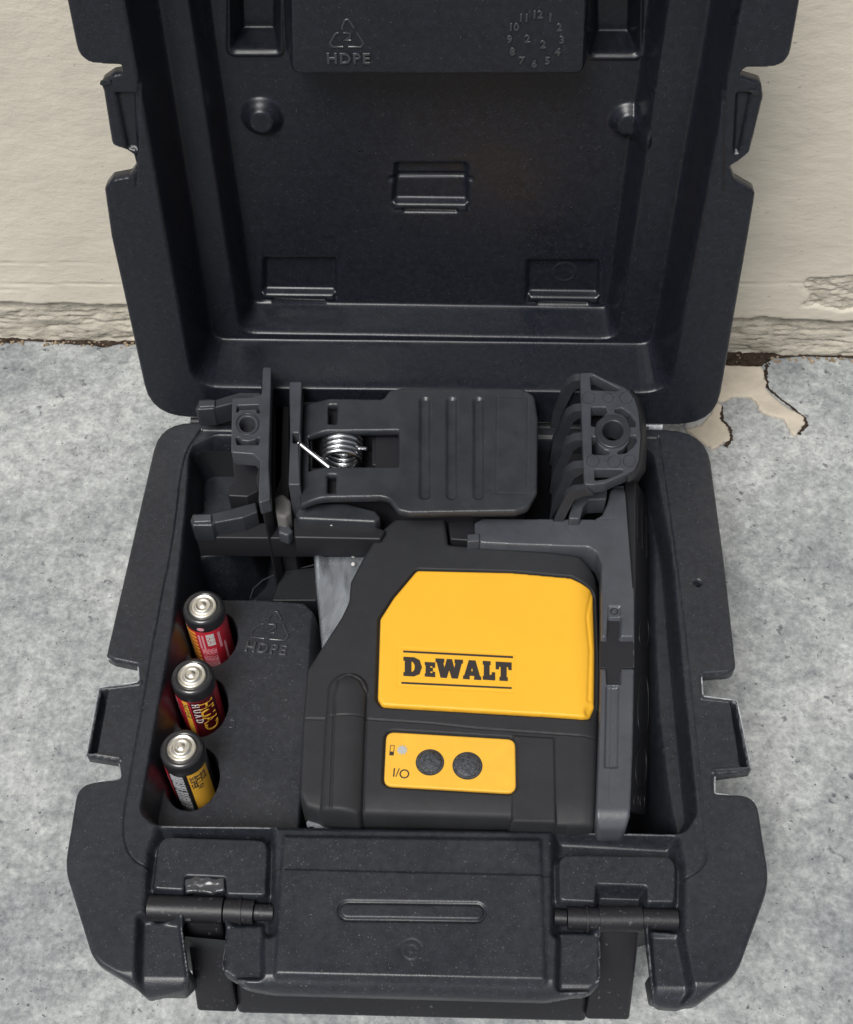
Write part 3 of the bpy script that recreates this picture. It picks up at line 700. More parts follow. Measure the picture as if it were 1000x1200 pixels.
for (px, circ) in (([(306, 352), (396, 352), (396, 301), (308, 301)], None), ([(616, 355), (704, 355), (704, 304), (616, 304)], (662, 324)), ([(458, 247), (551, 247), (549, 190), (462, 190)], None)):
    P4 = fillet(Ld(px, D2), .0018)
    h.level(P4, -D2-.0028, .0015, .0006)
    # sill that catches the light at the foot of the recess
    lo = Ld([px[0], px[1]], D2); y0 = (lo[0][1]+lo[1][1])/2; x0, x1 = lo[0][0], lo[1][0]
    sill = fillet([(x0+.0005, y0+.0002), (x1-.0005, y0+.0002), (x1-.0005, y0+.0042), (x0+.0005, y0+.0042)], .001)
    h.raise_(sill, .0034, .0012, .0004)
    notch = fillet([(x0+.0042, y0-.001), (x1-.0042, y0-.001), (x1-.0042, y0+.0016), (x0+.0042, y0+.0016)], .0006)
    h.raise_(notch, -.0014, .0006, .0003)
    if circ:
        cc = Ld([circ], D2)[0]; dist = np.hypot(h.X-cc[0], h.Y-cc[1]); h.H += .00035*np.exp(-((dist-.0042)/.0003)**2)
# a low frame round the middle recess
fr_ = fillet(Ld([(455, 206), (555, 206), (555, 213), (455, 213)], D2), .0008); h.raise_(fr_, -.0009, .0006, .0003)
# seams
for ln in ([(160, 218), (163, 93)], [(846, 225), (850, 93)]): h.groove(Ld(ln, 0), .0007, .0004)
for tb in ([(134, 108), (160, 108), (163, 178), (148, 176)], [(862, 108), (882, 108), (868, 180), (858, 182)]):
    h.level(fillet(Ld(tb, 0), .001), -.0018, .001, .0004)
h.H += .00014*(vnoise(h.X, h.Y, 50, 99, 4)-.5)*2
lid = h.build('lid', M_lid, LOUT, case, skirt=((0, -.0035, False), (-.0008, -.0042, False)), edge_r=.0012, xf=lidxf)
# outer side of the lid
ls = fillet([(-.084, .010), (.084, .010), (.0935, .030), (.0935, .20), (.086, .208), (-.086, .208), (-.0935, .20), (-.0935, .030)], .006)
rings = [(ls, -.0044), (ls, -.020), (shrink(ls, .97, (0, .108)), -.038), (shrink(ls, .93, (0, .108)), -.0500)]
vs_ = []; fs = []; n = len(ls)
for (Pq, z) in rings: vs_ += [(p[0], p[1], z) for p in Pq]
for k in range(len(rings)-1):
    for i in range(n): fs.append((k*n+i, k*n+(i+1) % n, (k+1)*n+(i+1) % n, (k+1)*n+i))
fs.append(tuple((len(rings)-1)*n+i for i in range(n)))
vs_ = lidxf(vs_); mesh_obj('outer_shell', vs_, fs, M_shell, lid)
# moulded writing on the lid tray
EMB2 = mat('lid_moulded_mark', (.028, .030, .036), .3, .75)
def on_tray(c, d):
    c0 = Ld([c], d)[0]
    def f(V): V = np.asarray(V, float); return lidxf(np.stack([c0[0]+V[:, 0], c0[1]+V[:, 1], V[:, 2]-d], 1))
    return f
f1 = on_tray((407, 44), DT)
tube('recycling_mark', recycle_paths(.0118)+[[(-.001, .0016, 0), (.001, .0016, 0), (.001, .0002, 0), (-.001, -.0008, 0), (.0012, -.0008, 0)]], .00045, EMB2, lid, lambda V: f1(V)+np.array([0, 0, 0]), res=3)
text_mesh('moulded_letters', 'HDPE', .0050, EMB2, lid, lambda V: f1(np.asarray(V)+np.array([0, -.0070, 0])), .0005, .0002, space=1.2)
f2 = on_tray((628, 46), DT)
for k in range(1, 13):
    a = math.pi/2-k*math.pi/6
    text_mesh('dial_number', str(k), .0034, EMB2, lid, (lambda a: lambda V: f2(np.asarray(V)+np.array([.0082*math.cos(a), .0082*math.sin(a), 0])))(a), .0004, .0002)
text_mesh('dial_number', '2', .0036, EMB2, lid, lambda V: f2(np.asarray(V)+np.array([-.0026, .0002, 0])), .0004, .0002)
text_mesh('dial_number', '2', .0036, EMB2, lid, lambda V: f2(np.asarray(V)+np.array([.0024, -.0016, 0])), .0004, .0002)
# torn plastic at the lid's side tabs
for (c, dx, dy) in (((124, 97), -1, .3), ((884, 108), 1, .1)):
    cc = Ld([c], -.0004)[0]; pts = []
    for k in range(9):
        a = k/9*2*math.pi; r_ = random.uniform(.0004, .0013); pts.append((cc[0]+r_*1.6*math.cos(a), cc[1]+r_*math.sin(a)))
    plate('torn_sliver', [pts], .0006, .0010, M_shell, lid, bev=.0001, xf=lidxf)
# hinge knuckles
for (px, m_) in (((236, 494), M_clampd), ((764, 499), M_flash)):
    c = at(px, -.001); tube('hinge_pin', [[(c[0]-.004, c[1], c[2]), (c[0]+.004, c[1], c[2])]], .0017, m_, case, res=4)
hx = [Ld([(240, 487)], 0)[0][0], Ld([(762, 494)], 0)[0][0]]
tube('hinge', [[(hx[0], .0006, -.0022), (hx[1], .0006, -.0022)]], .0022, M_shell, case, res=5)
#@@LEVEL
# ================================================================== LASER LEVEL
ZT = .005
lev = thing('laser_level', 'yellow and black cross-line laser level lying on its back in the case', 'laser level', at((530, 800), ZP))
lev_px = [(463, 607), (522, 606), (526, 637), (562, 640), (640, 645), (680, 650), (704, 668), (706, 760), (702, 850), (698, 966), (651, 968), (651, 973), (600, 971), (599, 958), (425, 953), (420, 958), (378, 953), (372, 949), (358, 945), (351, 930), (355, 840), (360, 784), (400, 722), (409, 703), (411, 680), (424, 655), (443, 624)]
LP = fillet(B(lev_px, ZT), [.003, .001, .001, 0, 0, 0, .006, 0, 0, .002, .0006, .001, .001, .0006, .001, .0012, .0012, .001, .002, .004, 0, 0, .003, .003, .003, 0, .004])
xa = axis(-.046, .066, .00030); ya = axis(-.165, -.040, .00027)
xroll = B([(672, 760)], ZT)[0][0]; xedge = B([(705, 760)], ZT)[0][0]; RR = xedge-xroll+.0006
def roll(X): q = np.clip((X-xroll)/RR, 0, 1); return RR*.85*(1-np.sqrt(1-q*q))
pan_px = [(489, 668), (603, 671), (669, 677), (696, 687), (698, 760), (697, 826), (692, 838), (683, 840), (640, 837), (448, 826), (443, 818), (446, 725), (462, 700)]
PP = fillet(B(pan_px, ZT+.0004), [.002, 0, 0, .003, 0, .002, .002, 0, 0, .0018, .0018, .003, .002])
kp_px = [(453, 858), (604, 867), (605, 930), (450, 921)]
KP = fillet(B(kp_px, ZT), .0028)
L = HF(xa, ya, ZT)
sp_ = sdf(L.X, L.Y, PP); L.H -= .0018*np.clip(1.6-np.maximum(sp_, 0)/.0007, 0, 1)
sk = sdf(L.X, L.Y, KP); L.H -= .0014*np.clip(1.6-np.maximum(sk, 0)/.0006, 0, 1)
rim = B([(355, 842), (390, 843), (430, 843), (505, 848), (560, 854), (700, 864)], ZT)
seam = rim; L.groove(seam, .0006, .0004)
fs_ = fillet(B([(340, 843), (430, 843), (505, 848), (560, 854), (710, 864), (710, 990), (340, 990)], ZT), 0); L.raise_(fs_, .0005, .0004, .0001)
gp = B([(408, 812), (404, 870), (400, 960)], ZT-.001); dg_ = ldist(L.X, L.Y, gp, .012); Rg = .0066
L.groove(fillet(B([(387, 990), (393, 815), (398, 800), (409, 793), (422, 800), (430, 815), (424, 990)], ZT), .002), .0007, .0005)
L.H += .0032*np.sqrt(np.clip(1-(dg_/Rg)**2, 0, 1))*(dg_ < Rg)
st = fillet(B([(601, 863), (650, 866), (652, 975), (599, 975)], ZT), .0006); L.raise_(st, .0008, .0005, .0002)
L.H -= roll(L.X)
tp = B([(530, 640), (640, 648), (704, 668)], ZT)
# front (lower) end rolls over a little
lowy = B([(530, 930)], ZT)[0][1]; fy_ = np.clip((lowy-L.Y)/.010, 0, 1)
L.H -= .0022*fy_**2*(sdf(L.X, L.Y, st) > 0)*(dg_ > Rg*.95)
L.H += .00008*(vnoise(L.X, L.Y, 120, 5, 4)-.5)*2
body = L.build('body', M_body, LP, lev, skirt=((.0002, -.006, False), (-.0002, -.040, True), (-.001, -.0500, True)), edge_r=.0016)
xa = axis(-.016, .062, .0004); ya = axis(-.142, -.058, .0004)
Y_ = HF(xa, ya, ZT+.0004); Y_.H -= roll(Y_.X)
# faint moulded frame round the logo and the small scoop at the right end
lg = B([(468, 760), (606, 768), (604, 812), (466, 804)], ZT); Y_.groove(lg+[lg[0]], .00012, .0004)
rg = B([(694, 690), (688, 720), (692, 760), (690, 820)], ZT); Y_.groove(rg, .0004, .0006)
sc_ = circle(B([(694, 834)], ZT)[0], .0028); Y_.raise_(sc_, -.0010, .0012, .0004)
yp = Y_.build('yellow_panel', M_yel, PP, body, skirt=((0, -.0018, False),), edge_r=.0006)
# logo lettering: heavy letters between two bars
G = {'D': (.92, [[(0, 0), (.52, 0), (.80, .13), (.92, .5), (.80, .87), (.52, 1), (0, 1), (0, .84), (.07, .84), (.07, .16), (0, .16)], [(.37, .2), (.37, .8), (.47, .8), (.57, .66), (.60, .5), (.57, .34), (.47, .2)]]),
     'E': (.78, [[(0, 0), (.78, 0), (.78, .32), (.64, .32), (.60, .22), (.38, .22), (.38, .40), (.60, .40), (.60, .60), (.38, .60), (.38, .78), (.60, .78), (.64, .68), (.78, .68), (.78, 1), (0, 1), (0, .84), (.07, .84), (.07, .16), (0, .16)]]),
     'W': (1.42, [[(0, 1), (0, .84), (.06, .84), (.27, 0), (.56, 0), (.71, .50), (.86, 0), (1.15, 0), (1.36, .84), (1.42, .84), (1.42, 1), (1.02, 1), (1.02, .84), (1.07, .84), (.99, .42), (.84, 1), (.60, 1), (.45, .42), (.36, .84), (.42, .84), (.42, 1)]]),
     'A': (1.04, [[(0, 0), (.34, 0), (.34, .14), (.36, .2), (.66, .2), (.68, .14), (.66, 0), (1.04, 0), (1.04, .14), (.98, .14), (.70, 1), (.34, 1), (.06, .14), (0, .14)], [(.42, .40), (.51, .74), (.60, .40)]]),
     'L': (.78, [[(0, 0), (.78, 0), (.78, .40), (.62, .40), (.58, .24), (.40, .24), (.40, .84), (.47, .84), (.47, 1), (0, 1), (0, .84), (.07, .84), (.07, .16), (0, .16)]]),
     'T': (.94, [[(.24, 0), (.70, 0), (.70, .16), (.63, .16), (.63, .78), (.76, .78), (.80, .62), (.94, .62), (.94, 1), (0, 1), (0, .62), (.14, .62), (.18, .78), (.31, .78), (.31, .16), (.24, .16)]])}
def px_logo(x, y): return (430+x/4.762, 740+y/4.762)
zl_ = ZT+.0006
for (ch, x0, x1, yt0, yb0, yt1, yb1) in (('D', 207, 305, 143, 245, 148, 250), ('E', 326, 379, 172, 248, 175, 252), ('W', 386, 534, 152, 253, 160, 262), ('A', 540, 636, 160, 262, 166, 268), ('L', 650, 714, 166, 266, 170, 270), ('T', 722, 806, 170, 270, 175, 275)):
    wd, loops = G[ch]; res_ = []
    for lp in loops:
        q = []
        for (u, v) in lp:
            t = u/wd; yy = (yb0+(yb1-yb0)*t)*(1-v)+(yt0+(yt1-yt0)*t)*v
            lean = 0
            q.append(B([px_logo(x0+(x1-x0)*t, yy)], zl_)[0])
        res_.append(q)
    plate('logo_letter', res_, zl_, .0005, M_ink, yp, bev=.00008, grow=.00017)
for ln in ([(203, 106), (816, 138), (816, 148), (203, 116)], [(193, 281), (809, 311), (809, 320), (193, 291)]):
    plate('logo_bar', [[B([px_logo(*p)], zl_)[0] for p in ln]], zl_, .0005, M_ink, yp, bev=.00005)
# keypad
kp = plate('keypad', [KP], ZT+.0004, .002, M_yel2, body, bev=.0005)
for (c, r_) in (((504, 893.5), .0038), ((548, 897.5), .0040)):
    q = at(c, ZT+.0004)
    o = lathe('button', [(r_*1.12, -.0008), (r_*1.12, .00012), (r_*1.0, .00016), (r_*.98, .0006), (r_*.8, .0010), (r_*.4, .0012), (.0001, .00125)], q, M_rub, kp, 40, ang=50)
    lathe('button_well', [(r_*1.20, -.0006), (r_*1.20, .00008), (.0001, .00008)], q, M_ink, kp, 40)
def kt(c, ang=-3.0):
    q = at(c, ZT+.0005); ca, sa = math.cos(math.radians(ang)), math.sin(math.radians(ang))
    def f(V): V = np.asarray(V, float); return np.stack([q[0]+V[:, 0]*ca-V[:, 1]*sa, q[1]+V[:, 0]*sa+V[:, 1]*ca, q[2]+V[:, 2]*.4], 1)
    return f
text_mesh('printed_symbol', 'I/', .0042, M_ink, kp, kt((464, 906)), .0001, 0)
f = kt((474, 907)); tube('printed_symbol', [[(.00135*math.cos(a), .00135*math.sin(a), 0) for a in np.linspace(0, 2*math.pi, 24, endpoint=False)]], .00022, M_ink, kp, f, True, 2)
f = kt((459.5, 879)); tube('printed_symbol', [[(-.0006, -.0018, 0), (.0006, -.0018, 0), (.0006, .0016, 0), (-.0006, .0016, 0)]], .00014, M_ink, kp, f, True, 2)
plate('printed_symbol', [[(-.0005, -.0017), (.0005, -.0017), (.0005, -.0006), (-.0005, -.0006)]], .0002, .0003, M_ink, kp, bev=.00003, xf=f)
f = kt((471.5, 879)); sr = []
for k in range(20):
    a = k*math.pi/10; r_ = .0019 if k % 2 else .0012; sr.append((r_*math.cos(a), r_*math.sin(a)))
plate('status_light', [sr], .0002, .0004, M_led, kp, bev=.00003, xf=f)
# side seam on the rubber shoulder, thin gold edge below, clutter of foil under the body
tube('gold_edge', [[at((555, 961), -.004), at((600, 964), -.004)], [at((652, 966), -.004), at((690, 967), -.004)]], .0005, M_gold, lev)
#@@BATT
# ================================================================== BATTERIES
def cyl_xf(c, r, ztop, a0):
    """text drawn along the battery's axis: text x runs down the side, text y round it"""
    def f(V):
        V = np.asarray(V, float); a = a0+V[:, 1]/r; rr_ = r+V[:, 2]
        return np.stack([c[0]+rr_*np.cos(a), c[1]+rr_*np.sin(a), ztop-V[:, 0]], 1)
    return f
def band(name, c, r, a0, a1, z0, z1, m_, parent, n=10):
    vs_ = []; fs = []
    for i in range(n+1):
        a = a0+(a1-a0)*i/n
        for z in (z0, z1): vs_.append((c[0]+r*math.cos(a), c[1]+r*math.sin(a), z))
    for i in range(n): fs.append((2*i, 2*i+2, 2*i+3, 2*i+1))
    return mesh_obj(name, vs_, fs, m_, parent)
R_ = .0072; ZTOP = .0012
labels = ['red battery nearest the back, white and pink print under its black shoulder', 'middle battery of the row, red with gold lettering down its side', 'front battery nearest the latch, black label with a gold panel and grey print']
D = math.radians
for k, c in enumerate(BC):
    t = thing('battery', labels[k], 'battery', (c[0], c[1], -.0495), 'round cells standing in the case')
    lathe('cell_body', [(R_*.96, -.0495), (R_, -.049), (R_, ZTOP-.0058)], (c[0], c[1], 0), M_red if k < 2 else M_shoul, t, 56)
    lathe('shoulder', [(R_+.00006, ZTOP-.0058), (R_+.00006, ZTOP-.0016), (R_-.0003, ZTOP-.0006), (R_-.0010, ZTOP-.0001), (R_-.0016, ZTOP), (.0050, ZTOP-.0003), (.0048, ZTOP-.0010)], (c[0], c[1], 0), M_shoul, t, 56, ang=50)
    lathe('terminal', [(.0049, ZTOP-.0009), (.0048, ZTOP+.0001), (.0045, ZTOP+.0003), (.0041, ZTOP), (.0036, ZTOP-.0001), (.0031, ZTOP+.0001), (.0029, ZTOP+.0010), (.0026, ZTOP+.0012), (.0021, ZTOP+.0010), (.0016, ZTOP+.0008), (.0012, ZTOP+.0009), (.0007, ZTOP+.0013), (.0001, ZTOP+.0013)], (c[0], c[1], 0), M_cell, t, 48, ang=60)
    zt = ZTOP-.0060
    if k == 0:
        for j in range(9): 
            z = zt-.0010-j*.0026; band('gold_stripe', c, R_+.00008, D(208), D(246), z, z-.0014, M_gold, t)
        band('white_stripe', c, R_+.00005, D(196), D(212), zt, -.04, M_white, t)
        for (a0, a1, z0, z1) in ((252, 258, 0, -.009), (262, 268, 0, -.009), (308, 316, 0, -.010), (322, 329, -.008, -.020)): band('pink_print', c, R_+.00008, D(a0), D(a1), zt-.002+z0, zt-.002+z1, M_pink, t)
        for j, a0 in enumerate((258, 268, 279, 290)): text_mesh('pink_print', 'ZINC CHLORIDE BATTERY', .0019, M_pink, t, cyl_xf(c, R_+.00008, zt-.011, D(a0)), .00003, 0, 'LEFT')
        band('white_print', c, R_+.0001, D(275), D(298), zt-.0015, zt-.0090, M_white, t)
        text_mesh('size_mark', 'AA', .0038, M_red, t, cyl_xf(c, R_+.0001, zt-.0030, D(286)), .00003, 0, 'LEFT')
        q = np.array([(.0013*math.cos(a), .0009*math.sin(a)) for a in np.linspace(0, 2*math.pi, 20, endpoint=False)])
        plate('pink_print', [[(-.0022+p[1], p[0]) for p in q]], .0001, .0002, M_pink, t, bev=.00002, xf=cyl_xf(c, R_+.00006, zt, D(266)))
    elif k == 1:
        band('pink_print', c, R_+.00008, D(205), D(216), zt-.002, zt-.016, M_pink, t)
        band('gold_panel', c, R_+.00008, D(240), D(256), zt, -.045, M_gold, t)
        text_mesh('side_letters', 'SUPER', .0036, M_ink, t, cyl_xf(c, R_+.0001, zt-.002, D(248)), .00003, 0, 'LEFT')
        band('dark_panel', c, R_+.00006, D(262), D(338), zt, -.045, M_dred, t, 20)
        text_mesh('side_letters', 'HUAD', .0075, M_gold, t, cyl_xf(c, R_+.0001, zt-.0012, D(304)), .00004, .00006, 'LEFT', .9)
        text_mesh('side_letters', 'HUAD', .0036, M_white, t, cyl_xf(c, R_+.0001, zt-.0012, D(276)), .00004, .00003, 'LEFT', 1.6)
    else:
        band('red_stripe', c, R_+.00006, D(198), D(226), zt, -.046, M_red, t)
        band('pink_print', c, R_+.00009, D(209), D(216), zt-.006, zt-.017, M_pink, t)
        band('gold_panel', c, R_+.00006, D(283), D(345), zt, -.040, M_gold, t, 16)
        for j, a0 in enumerate((240, 252, 264)): text_mesh('grey_print', 'KEEP DRY  DO NOT RECHARGE', .0024, M_greyp, t, cyl_xf(c, R_+.0001, zt-.001, D(a0)), .00003, .00004, 'LEFT')
        for j, (a0, tx) in enumerate(((294, 'SUPER'), (308, 'AA 1.5V'), (324, 'SIZE'))): text_mesh('dark_print', tx, .0030, M_ink, t, cyl_xf(c, R_+.0001, zt-.002, D(a0)), .00003, .00003, 'LEFT')
#@@CLAMP
# ================================================================== SPRING CLAMP
ZC = .021; ZJ = .030; ZG = .028; ZW = .024
cl_ = thing('spring_clamp', 'black plastic spring clamp with grooved thumb pad and shiny coil spring', 'clamp', at((480, 520), -.02))
def cir(c, rpx, z, n=28): return B([(c[0]+rpx*math.cos(2*math.pi*i/n), c[1]+rpx*.86*math.sin(2*math.pi*i/n)) for i in range(n)], z)
# thumb lever
lev_o = [(353, 462), (372, 466), (449, 467), (456, 457), (470, 454), (612, 454), (627, 463), (631, 490), (630, 576), (620, 594), (605, 599), (480, 601), (466, 598), (455, 584), (446, 582), (386, 583), (350, 586)]
win = [(361, 505), (467, 504), (467, 546), (361, 547)]
s1 = [(385, 474), (395, 474), (394, 496), (385, 496)]; s2 = [(384, 556), (394, 556), (393, 577), (384, 577)]
xa = axis(-.044, .040, .00036); ya = axis(-.046, .004, .00036)
yy_ = B([(500, 454), (500, 600)], ZC)
Lv = HF(axis(-.05, .045, .00036), axis(yy_[1][1]-.004, yy_[0][1]+.004, .00036), ZC)
LO = fillet(B(lev_o, ZC), [.001, 0, .002, .002, .002, .004, .004, 0, 0, .004, .004, .003, .003, .003, .002, 0, .001])
for gpx in ((498, 'l'), (529.5, 'm'), (561, 'r')):
    ln = B([(gpx[0], 470), (gpx[0], 580)], ZC); d = ldist(Lv.X, Lv.Y, ln, .005); Lv.H -= .0010*wallf(.0021-d, .0009, .0003)
fr4 = B([(583, 465), (619, 466), (618, 579), (582, 578)], ZC); Lv.groove(fr4+[fr4[0]], .00015, .0003)
xd = B([(384, 520)], ZC)[0][0]; q = np.clip((xd-Lv.X)/.012, 0, 1); Lv.H -= .006*q**1.5          # falls away towards the jaw
Lv.H += .00008*(vnoise(Lv.X, Lv.Y, 200, 15, 4)-.5)*2
hl = [B(win, ZC), B(s1, ZC), B(s2, ZC)]
Lv.build('thumb_lever', M_clamp, LO, cl_, skirt=((-.0002, -.0022, False), (-.0012, -.0030, False)), edge_r=.0010, holes=[fillet(hl[0], .0004), fillet(hl[1], .0006), fillet(hl[2], .0006)])
# deep body under the lever
def slab(name, px, z0, z1, m_, parent, r=.001, bev=.0005, taper=1.0, holes=()):
    P = fillet(B(px, z0), r)
    return plate(name, [P]+[fillet(B(hh, z0), .0006) for hh in holes], z0, z0-z1, m_, parent, bev=bev)
slab('under_frame', [(352, 470), (450, 470), (460, 462), (612, 464), (620, 480), (618, 580), (606, 590), (470, 590), (455, 578), (352, 580)] , ZC-.0065, -.010, M_clampd, cl_, holes=[[(366, 505), (440, 505), (440, 548), (366, 548)]])
slab('spring_floor', [(360, 500), (466, 500), (466, 550), (360, 550)], ZC-.019, ZC-.024, M_clampd, cl_)
slab('inner_ramp', [(436, 507), (466, 505), (466, 545), (436, 545)], ZC-.009, ZC-.019, M_clampd, cl_)
# coil spring
c0 = np.array(at((375, 525), .0035)); c1 = np.array(at((424, 525), .0035)); 
cc = np.array(at((400, 528), ZC-.008)); Rc = .0070; pts = []
turns = 5.1; N = 220
for i in range(N):
    a = 2*math.pi*turns*i/(N-1); yy = .0062-.0118*i/(N-1)
    pts.append((cc[0]+Rc*math.cos(a+2.4), cc[1]+yy, cc[2]+Rc*.9*math.sin(a+2.4)))
tube('coil_spring', [pts], .00105, M_steel, cl_, res=4)
e0 = at((384, 546), ZC-.001); e1 = at((350, 519), ZW-.001); tube('spring_leg', [[pts[-1], e0, e1]], .0009, M_dsteel, cl_, res=4)
tube('spring_leg', [[at((404, 524), ZC-.006), at((430, 526), ZC-.004)]], .0008, M_steel, cl_, res=4)
slab('gap_fill_dark', [(318, 446), (339, 450), (339, 600), (318, 600)], ZW-.016, -.030, M_clampd, cl_, .0006)  # dark box added so the gap between jaw and pivot reads black
# jaw wall behind the lever
slab('pivot_wall', [(339, 447), (354, 447), (352, 505), (351, 545), (352, 568), (338, 568), (340, 510)], ZW, -.015, M_clampl, cl_, .0006, .0005, holes=[[(343, 507), (350, 507), (351, 519), (343, 519)]])
# left jaw: thin upright wall, drilled plate, two claws
slab('jaw_wall', [(322, 440), (334, 444), (331, 560), (321, 585)], ZW-.016, -.030, M_clampd, cl_, .0006)
jaw = [(308, 430), (318, 430), (317, 470), (315, 545), (317, 585), (303, 590), (304, 560), (305, 540), (297, 532), (271, 530), (272, 466), (303, 465), (307, 460)]
slab('jaw_plate', jaw, ZJ, ZJ-.007, M_clampl, cl_, .0010, .0004, holes=[cirp for cirp in ([(290+9.5*math.cos(a), 497+9*math.sin(a)) for a in np.linspace(0, 2*math.pi, 24, endpoint=False)],
     [(278, 475), (303, 474), (305, 483), (302, 484), (300, 479), (280, 480), (279, 483), (277, 482)], [(276, 513), (280, 512), (283, 516), (291, 517), (299, 515), (303, 512), (305, 515), (303, 521), (278, 521)])])
slab('jaw_plate_floor', [(272, 467), (304, 467), (304, 530), (273, 530)], ZJ-.005, ZJ-.011, M_clampd, cl_, .0008)
slab('jaw_web', [(306, 432), (316, 432), (315, 575), (306, 588), (300, 560), (306, 535)], ZJ-.006, -.036, M_clampd, cl_, .0006)
slab('jaw_hollow', [(272, 532), (300, 532), (304, 545), (303, 575), (290, 582), (268, 581), (266, 574), (275, 565)], ZJ-.020, ZJ-.034, M_clampd, cl_, .001)
tube('bore_ring', [[at((290+13*math.cos(a), 497+12.4*math.sin(a)), ZJ) for a in np.linspace(0, 2*math.pi, 32, endpoint=False)]], .00035, M_clamp, cl_, None, True, 3)
for (px, z) in (([(233, 468), (247, 467), (252, 468), (285, 458), (301, 449), (306, 452), (306, 464), (275, 472), (252, 478), (250, 479), (232, 480), (229, 478)], .0150),
                ([(226, 602), (248, 601), (262, 598), (292, 590), (300, 588), (302, 600), (285, 607), (252, 613), (248, 616), (226, 616), (223, 610)], .008)):
    slab('claw', px, z, z-.010, M_clamp, cl_, .0006, .0006)
slab('claw_tip', [(233, 469), (252, 468), (252, 476), (233, 477)], .0160, .014, M_clampl, cl_, .0005)
slab('claw_tip', [(227, 603), (248, 602), (248, 611), (227, 612)], .0092, .007, M_clampl, cl_, .0005)
slab('cross_bar', [(230, 614), (330, 612), (440, 622), (440, 632), (230, 630)], .000, -.012, M_clampd, cl_, .0006)
# boss with its screw under the lever
slab('boss', [(349, 594), (360, 589), (405, 589), (440, 598), (447, 606), (440, 612), (350, 608), (346, 602)], .011, .002, M_clamp, cl_, .0015, .0010)
slab('boss_plate', [(344, 606), (400, 606), (440, 616), (452, 622), (446, 632), (345, 630)], .0075, -.004, M_clampd, cl_, .0008, .0006)
q = at((389, 613), .0077); lathe('screw', [(.0014, -.001), (.0013, .0003), (.0006, .0006), (.0005, .0002), (.0001, .0002)], q, M_dsteel, cl_, 20)
# rubber pad between jaw and lever
P = fillet(B([(321, 582), (331, 577), (341, 586), (341, 600), (334, 607), (324, 604)], .012), .0016); plate('jaw_pad', [P], .012, .010, mat('grey_rubber', (.16, .155, .15), .6), cl_, bev=.0012)
P = fillet(B([(327, 612), (338, 613), (344, 622), (337, 628), (326, 624)], .006), .0012); plate('jaw_pad', [P], .006, .006, M_clampl, cl_, bev=.0008)
# ribbed grip at the right
grip = thing('ribbed_grip', 'black moulded ribbed bracket end with a round bore, right of the thumb pad', 'bracket end', at((715, 510), -.02))
gp_o = [(680, 437), (694, 436), (710, 444), (733, 454), (744, 466), (749, 482), (751, 512), (749, 538), (744, 550), (733, 556), (712, 565), (710, 566), (697, 568), (685, 568), (683, 520)]
tri = [(692, 441), (696, 440), (727, 456), (723, 458), (693, 457)]
w1 = [(693, 477), (710, 477), (712, 483), (706, 489), (700, 494), (698, 500), (693, 499)]
w2 = [(721, 479), (729, 478), (738, 484), (745, 493), (745, 500), (739, 500), (736, 492), (730, 486), (721, 483)]
w3 = [(694, 511), (698, 512), (702, 521), (709, 527), (714, 528), (714, 532), (706, 533), (694, 532)]
w4 = [(724, 529), (731, 525), (737, 518), (739, 511), (745, 510), (747, 516), (742, 524), (733, 531), (724, 532)]
w5 = [(697, 550), (730, 550), (730, 553), (724, 556), (711, 561), (697, 563)]
bore = [(718.5+12*math.cos(a), 504.5+11.3*math.sin(a)) for a in np.linspace(0, 2*math.pi, 32, endpoint=False)]
slab('grip_plate', gp_o, ZG, ZG-.005, M_clampl, grip, .0012, .0004, holes=[tri, w1, w2, w3, w4, w5, bore])
slab('grip_web', [(686, 459), (744, 461), (744, 473), (686, 475)], ZG-.003, ZG-.008, M_clampl, grip)
slab('grip_floor', [(688, 446), (694, 444), (732, 464), (740, 480), (742, 515), (738, 535), (700, 548), (688, 548)], ZG-.012, ZG-.030, M_handle, grip, .001, holes=[bore])  # black colour gives the hollows behind the windows their shade
ro = [(718.5+21*math.cos(a), 504.5+19.6*math.sin(a)) for a in np.linspace(0, 2*math.pi, 36, endpoint=False)]; ri = [(718.5+12.2*math.cos(a), 504.5+11.5*math.sin(a)) for a in np.linspace(0, 2*math.pi, 36, endpoint=False)]
plate('bore_ring', [B(ro, ZG+.0008), B(ri, ZG+.0008)], ZG+.0008, .010, M_clamp, grip, bev=.0005)
ri2 = [(718.5+15*math.cos(a), 504.5+14*math.sin(a)) for a in np.linspace(0, 2*math.pi, 36, endpoint=False)]
for c in ((690, 466), (713, 466), (734, 466), (695, 540), (720, 541), (738, 540)):
    r_ = 7.5 if c[0] != 713 else 6; tube('ejector_mark', [B([(c[0]+r_*math.cos(a), c[1]+r_*.93*math.sin(a)) for a in np.linspace(0, 2*math.pi, 24, endpoint=False)], ZG) and [at((c[0]+r_*math.cos(a), c[1]+r_*.93*math.sin(a)), ZG) for a in np.linspace(0, 2*math.pi, 24, endpoint=False)]], .00012, M_clamp, grip, None, True, 1)
# dark outer flank right of the plate
A = [at(p, ZG-.0015) for p in ((738, 456), (748, 466), (752, 485), (754, 515), (751, 548), (742, 562), (735, 566), (735, 500))]
Bq = [at(p, ZG-.0030-.012) for p in ((742, 456), (753, 468), (757, 490), (759, 520), (757, 552), (748, 566), (736, 566), (736, 500))]
loft('grip_flank', A, Bq, M_clampd, grip, .0006)
